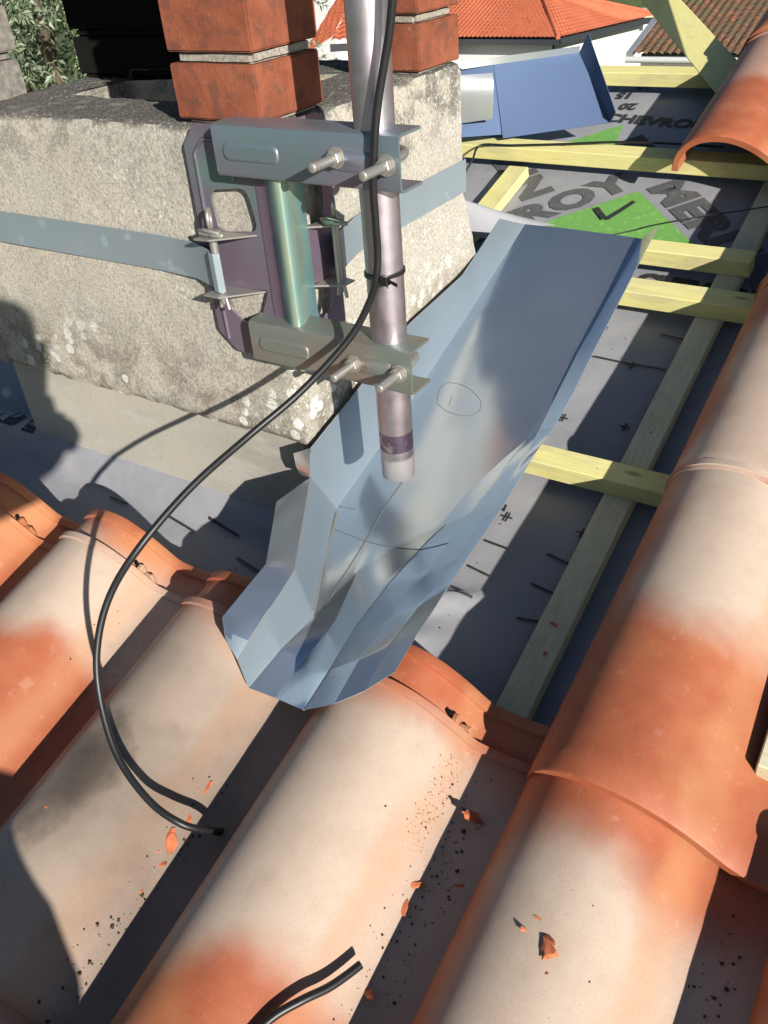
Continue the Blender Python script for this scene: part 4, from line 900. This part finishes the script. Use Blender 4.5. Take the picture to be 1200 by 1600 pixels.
A = Vector((-20.9480, 29.0541, -2.7323)); wl = MB(); wl.box(A.x - 7, A.x, A.y, A.y + 6, -7, 1.6); hpart(H5, 'wall', wl, 'white_wall')
rf = MB(); tiled(rf, (A.x - 7.3, A.y - .3, 1.6), (A.x + .3, A.y - .3, 1.6), (A.x + .3, A.y + 3, 2.7), (A.x - 7.3, A.y + 3, 2.7), .22, .05, .36); hpart(H5, 'roof', rf, 'new_roof_tile', smooth=70)
# ---------------------------------------------------------------- trees
def leafmat(name, a, b, c):
    t = NT(name); oi = t.n('ShaderNodeObjectInfo'); f = t.noise(t.co(), 3.5, 3); g_ = t.n('ShaderNodeNewGeometry').outputs['Random Per Island']
    cc = t.ramp(t.math('ADD', t.math('MULTIPLY', f, .55), t.math('MULTIPLY', g_, .5)), [(.25, a), (.5, b), (.8, c)])
    m = t.done(cc, .55, 0, None, .4); t.b.inputs['Transmission Weight'].default_value = 0; M[name] = m
leafmat('grey_green_leaf', (.07, .11, .05), (.16, .20, .11), (.32, .36, .25)); leafmat('green_leaf', (.03, .055, .016), (.06, .095, .03), (.10, .13, .05)); plain('bark', (.10, .075, .05), .95, 0, .2, .3, 12)
def tree(loc, rx, rz, h0, n, leaf, size, label, seed, sprays, group, name='tree'):
    r_ = random.Random(seed); root = empty(name, loc); tag(root, label, 'tree', group); Z0 = -7 - loc[2] if False else 0
    tr = MB(); base = Vector((0, 0, 0)); topz = h0 + rz * 1.2
    tr.tube([(0, 0, 0), (.05, .03, h0 * .5), (0, .1, h0), (.1, 0, topz)], [rx * .09, rx * .075, rx * .055, .02], 10)
    place('trunk', tr.mesh('trunk', smooth=60), 'bark', root)
    cl = []
    for i in range(sprays):
        while True:
            d = Vector((r_.uniform(-1, 1), r_.uniform(-1, 1), r_.uniform(-1, 1)))
            if .25 < d.length < 1: break
        d = d * (1 + .25 * noise.noise(d * 2.3 + Vector((seed, 0, 0)))); cl.append(Vector((d.x * rx, d.y * rx, h0 + rz + d.z * rz)))
    for i in range(9):
        c = cl[i * 7 % len(cl)]; lb = MB(); s = Vector((0, .1, h0 * .9)); lb.tube([s, s.lerp(c, .5) + Vector((0, 0, -.1 * rz)), c], [rx * .035, rx * .02, .012], 6); place('limb', lb.mesh('limb', smooth=60), 'bark', root)
    fo = MB()
    for c in cl:
        ax = Vector((c.x / rx, c.y / rx, (c.z - h0 - rz) / rz * .6 - .25)) + Vector((r_.gauss(0, .4), r_.gauss(0, .4), r_.gauss(0, .3))); ax.normalize(); ln = size * r_.uniform(2.5, 5)
        side = ax.orthogonal().normalized(); k = n
        for q in range(k):
            tq = q / k; s = side.copy(); s.rotate(Matrix.Rotation(r_.uniform(0, 6.28), 3, ax)); dirn = (s * r_.uniform(.6, 1.2) + ax * r_.uniform(.3, 1)).normalized(); p = c + ax * ln * tq + Vector((r_.gauss(0, .2), r_.gauss(0, .2), r_.gauss(0, .2))) * size
            l_ = size * r_.uniform(.7, 1.3) * (1 - .4 * tq); wv = dirn.cross(Vector((r_.gauss(0, 1), r_.gauss(0, 1), r_.gauss(0, 1)))).normalized() * l_ * .15
            fo.add([p, p + dirn * l_ * .5 + wv, p + dirn * l_ + Vector((0, 0, -.15 * l_)), p + dirn * l_ * .5 - wv], [(0, 1, 2, 3)])
    place('crown', fo.mesh('crown', fix=False), leaf, root)
    return root
tree(Vector((-5.9419, 4.3529, 0.1944)) + Vector((0, 0, -4.3 - 2.2)), 1.9, 2.2, 4.2, 34, 'grey_green_leaf', .075, 'feathery grey green tree seen past the left end of the chimney', 4, 900, 'trees beyond the chimney')
tree(Vector((-7.8957, 5.0592, 0.1443)) + Vector((0, 0, -6.4)), 2.2, 2.6, 4.4, 26, 'green_leaf', .10, 'darker green tree behind the feathery tree at left', 6, 600, 'trees beyond the chimney')
tree(Vector((-6.8464, 5.6183, -0.1050)) + Vector((0, 0, -6.0)), 1.6, 2.0, 3.6, 34, 'grey_green_leaf', .075, 'lower bushy tree beside the black chimney pier', 8, 700, 'trees beyond the chimney')
for i, (px_, s) in enumerate((((-55.3405, 76.9932, -7.4672), 5), ((-56.8434, 82.0493, -7.0105), 6), ((-51.5499, 75.9776, -6.3447), 5), ((-59.2162, 92.4773, -7.3339), 6), ((-63.7617, 83.1997, -6.6214), 7), ((-57.7563, 78.9485, -6.4516), 5))):
    tree(Vector((px_[0], px_[1], px_[2] - s * .9)), s * .6, s * .5, s * .35, 10, 'green_leaf', .55, ('dark round tree on the far hillside left of the tall white house', 'tree on the far hillside just right of the tall white house', 'tree on the far hillside nearest to the mast', 'tree on the far hillside hidden behind the mast', 'tree on the far hillside behind the front brick pier', 'tree on the far hillside behind the tall white house')[i], 20 + i, 120, 'trees on the far hillside', 'hill_tree')

# ---------------------------------------------------------------- the photographer, crouching on the tiles behind the camera
plain('dark_jacket', (.035, .04, .055), .85); plain('work_trousers', (.05, .05, .06), .9); plain('skin', (.50, .30, .22), .5); plain('hair', (.03, .02, .015), .7); plain('boot', (.06, .045, .03), .7)
CAM = Vector(cam_o.location); S_ = Vector((.5446, .8387, 0)); U_ = Vector((-.3006, .1952, .9336)); SN = SUN_DIR
def sv(a, b, c=0): return CAM + S_ * a + U_ * b + SN * c      # a along, b up, c towards the sun, seen from the sun
pr_ = empty('person', w((-.25, -.75, .08))); tag(pr_, 'person in dark work clothes crouching on the tiles holding a phone', 'person', None)
def skinned(name, verts, edges, m, root_i=0, lv=2):
    me = bpy.data.meshes.new(name); me.from_pydata([Vector(v[0]) - Vector(pr_.location) for v in verts], edges, [])
    o = place(name, me, None, pr_); o.modifiers.new('k', 'SKIN'); sub = o.modifiers.new('s', 'SUBSURF'); sub.levels = lv; sub.render_levels = lv
    for i, v in enumerate(me.skin_vertices[0].data): v.radius = (verts[i][1], verts[i][1] * (verts[i][2] if len(verts[i]) > 2 else 1)); v.use_root = (i == root_i)
    ev = bpy.data.meshes.new_from_object(o.evaluated_get(bpy.context.evaluated_depsgraph_get())); o.modifiers.clear(); o.data = ev; bpy.data.meshes.remove(me)
    ev.materials.clear(); ev.materials.append(M[m]); ev.shade_smooth(); return o
hipc = sv(-.46, -.54, .22); chest = sv(-.33, -.23, .30); neck = sv(-.19, -.085, .33); shl = sv(-.27, -.16, .12); shr = sv(-.28, -.16, .48)
RC = Matrix(((0.8435, -0.2622, 0.4688), (0.5328, 0.5192, -0.6683), (-0.0682, 0.8134, 0.5776))); hl_ = CAM + RC @ Vector((-.078, -.110, .035)); hr_ = sv(-.022, -.135, .05); el_ = sv(-.20, -.13, .10); er_ = sv(-.19, -.15, .42)
fl_ = Vector(w((-.52, -.56, .125))); fr_ = Vector(w((-.14, -.66, .125))); kl = sv(-.200, -.525, .05); kr = sv(-.24, -.56, .36)
V = [(hipc, .125), (chest, .135), (neck + U_ * -.045, .065), (neck, .05), (shl, .062), (el_, .075), (hl_ + (el_ - hl_) * .22, .06), (shr, .062), (er_, .075), (hr_ + (er_ - hr_) * .16, .068),
     (hipc + SN * -.10, .10), (kl, .165), (fl_ + Vector((0, 0, .13)), .085), (hipc + SN * .10, .10), (kr, .15), (fr_ + Vector((0, 0, .13)), .085)]
skinned('body', V, [(0, 1), (1, 2), (2, 3), (1, 4), (4, 5), (5, 6), (1, 7), (7, 8), (8, 9), (0, 10), (10, 11), (11, 12), (0, 13), (13, 14), (14, 15)], 'dark_jacket')
hc = sv(-.102, .036, .30); fw = (S_ * .9 - U_ * .3).normalized()
skinned('head', [(neck, .05), (neck.lerp(hc, .5), .06), (hc, .128, 1.05), (hc + U_ * .05 - fw * .01, .10)], [(0, 1), (1, 2), (2, 3)], 'skin')
skinned('nose', [(hc + fw * .082 - U_ * .005, .012), (hc + fw * .108 - U_ * .016, .010)], [(0, 1)], 'skin', lv=1)
for s in (-1, 1): skinned('ear', [(hc + SN * s * .088 - fw * .01, .018), (hc + SN * s * .096 + U_ * .018 - fw * .016, .014)], [(0, 1)], 'skin', lv=1)
skinned('hair', [(hc + U_ * .085 + fw * .03, .05), (hc + U_ * .09 - fw * .04, .07), (hc + U_ * .01 - fw * .085, .055)], [(0, 1), (1, 2)], 'hair')
for hnd, el, sd in ((hl_, el_, -1), (hr_, er_, 1)):
    dv_ = (hnd - el).normalized(); V = [(hnd - dv_ * .03, .036), (hnd + dv_ * .022, .056, .8)]; E = [(0, 1)]
    skinned('hand', V, E, 'skin', lv=1)
    for i in range(4):
        b0 = hnd + dv_ * .020 + U_ * (.026 - .017 * i); skinned('finger', [(b0, .0085), (b0 + dv_ * .016 - SN * sd * .014, .008), (b0 + dv_ * (.006 - .002 * abs(i - 1)) - SN * sd * .034, .007)], [(0, 1), (1, 2)], 'skin', lv=1)
    b0 = hnd + U_ * .028; skinned('thumb', [(b0, .011), (b0 + U_ * .020 + dv_ * .002, .009), (b0 + U_ * .034 + dv_ * .008 - SN * sd * .01, .008)], [(0, 1), (1, 2)], 'skin', lv=1)
for f_ in (fl_, fr_):
    bm_ = MB(); bm_.tube([f_ + Vector((-.0, -.09, .045)), f_ + Vector((0, 0, .055)), f_ + Vector((0, .10, .062)), f_ + Vector((0, .17, .062))], [.04, .048, .044, .030], 12)
    place('boot', bm_.mesh('boot', origin=pr_.location, smooth=60), 'boot', pr_)
# phone: its lens is where the picture was taken from
Rc = Matrix(((0.8435, -0.2622, 0.4688), (0.5328, 0.5192, -0.6683), (-0.0682, 0.8134, 0.5776))); pc = CAM + Rc @ Vector((-.030, -.070, .0075))
ph = empty('phone', pc); ph.rotation_euler = Rc.to_euler(); tag(ph, 'black phone held upright in both hands by the crouching person', 'phone')
pm = MB(); pm.box(-.036, .036, -.077, .077, -.004, .004); place('case', pm.mesh('case', bevel=.003), 'black_plastic', ph)
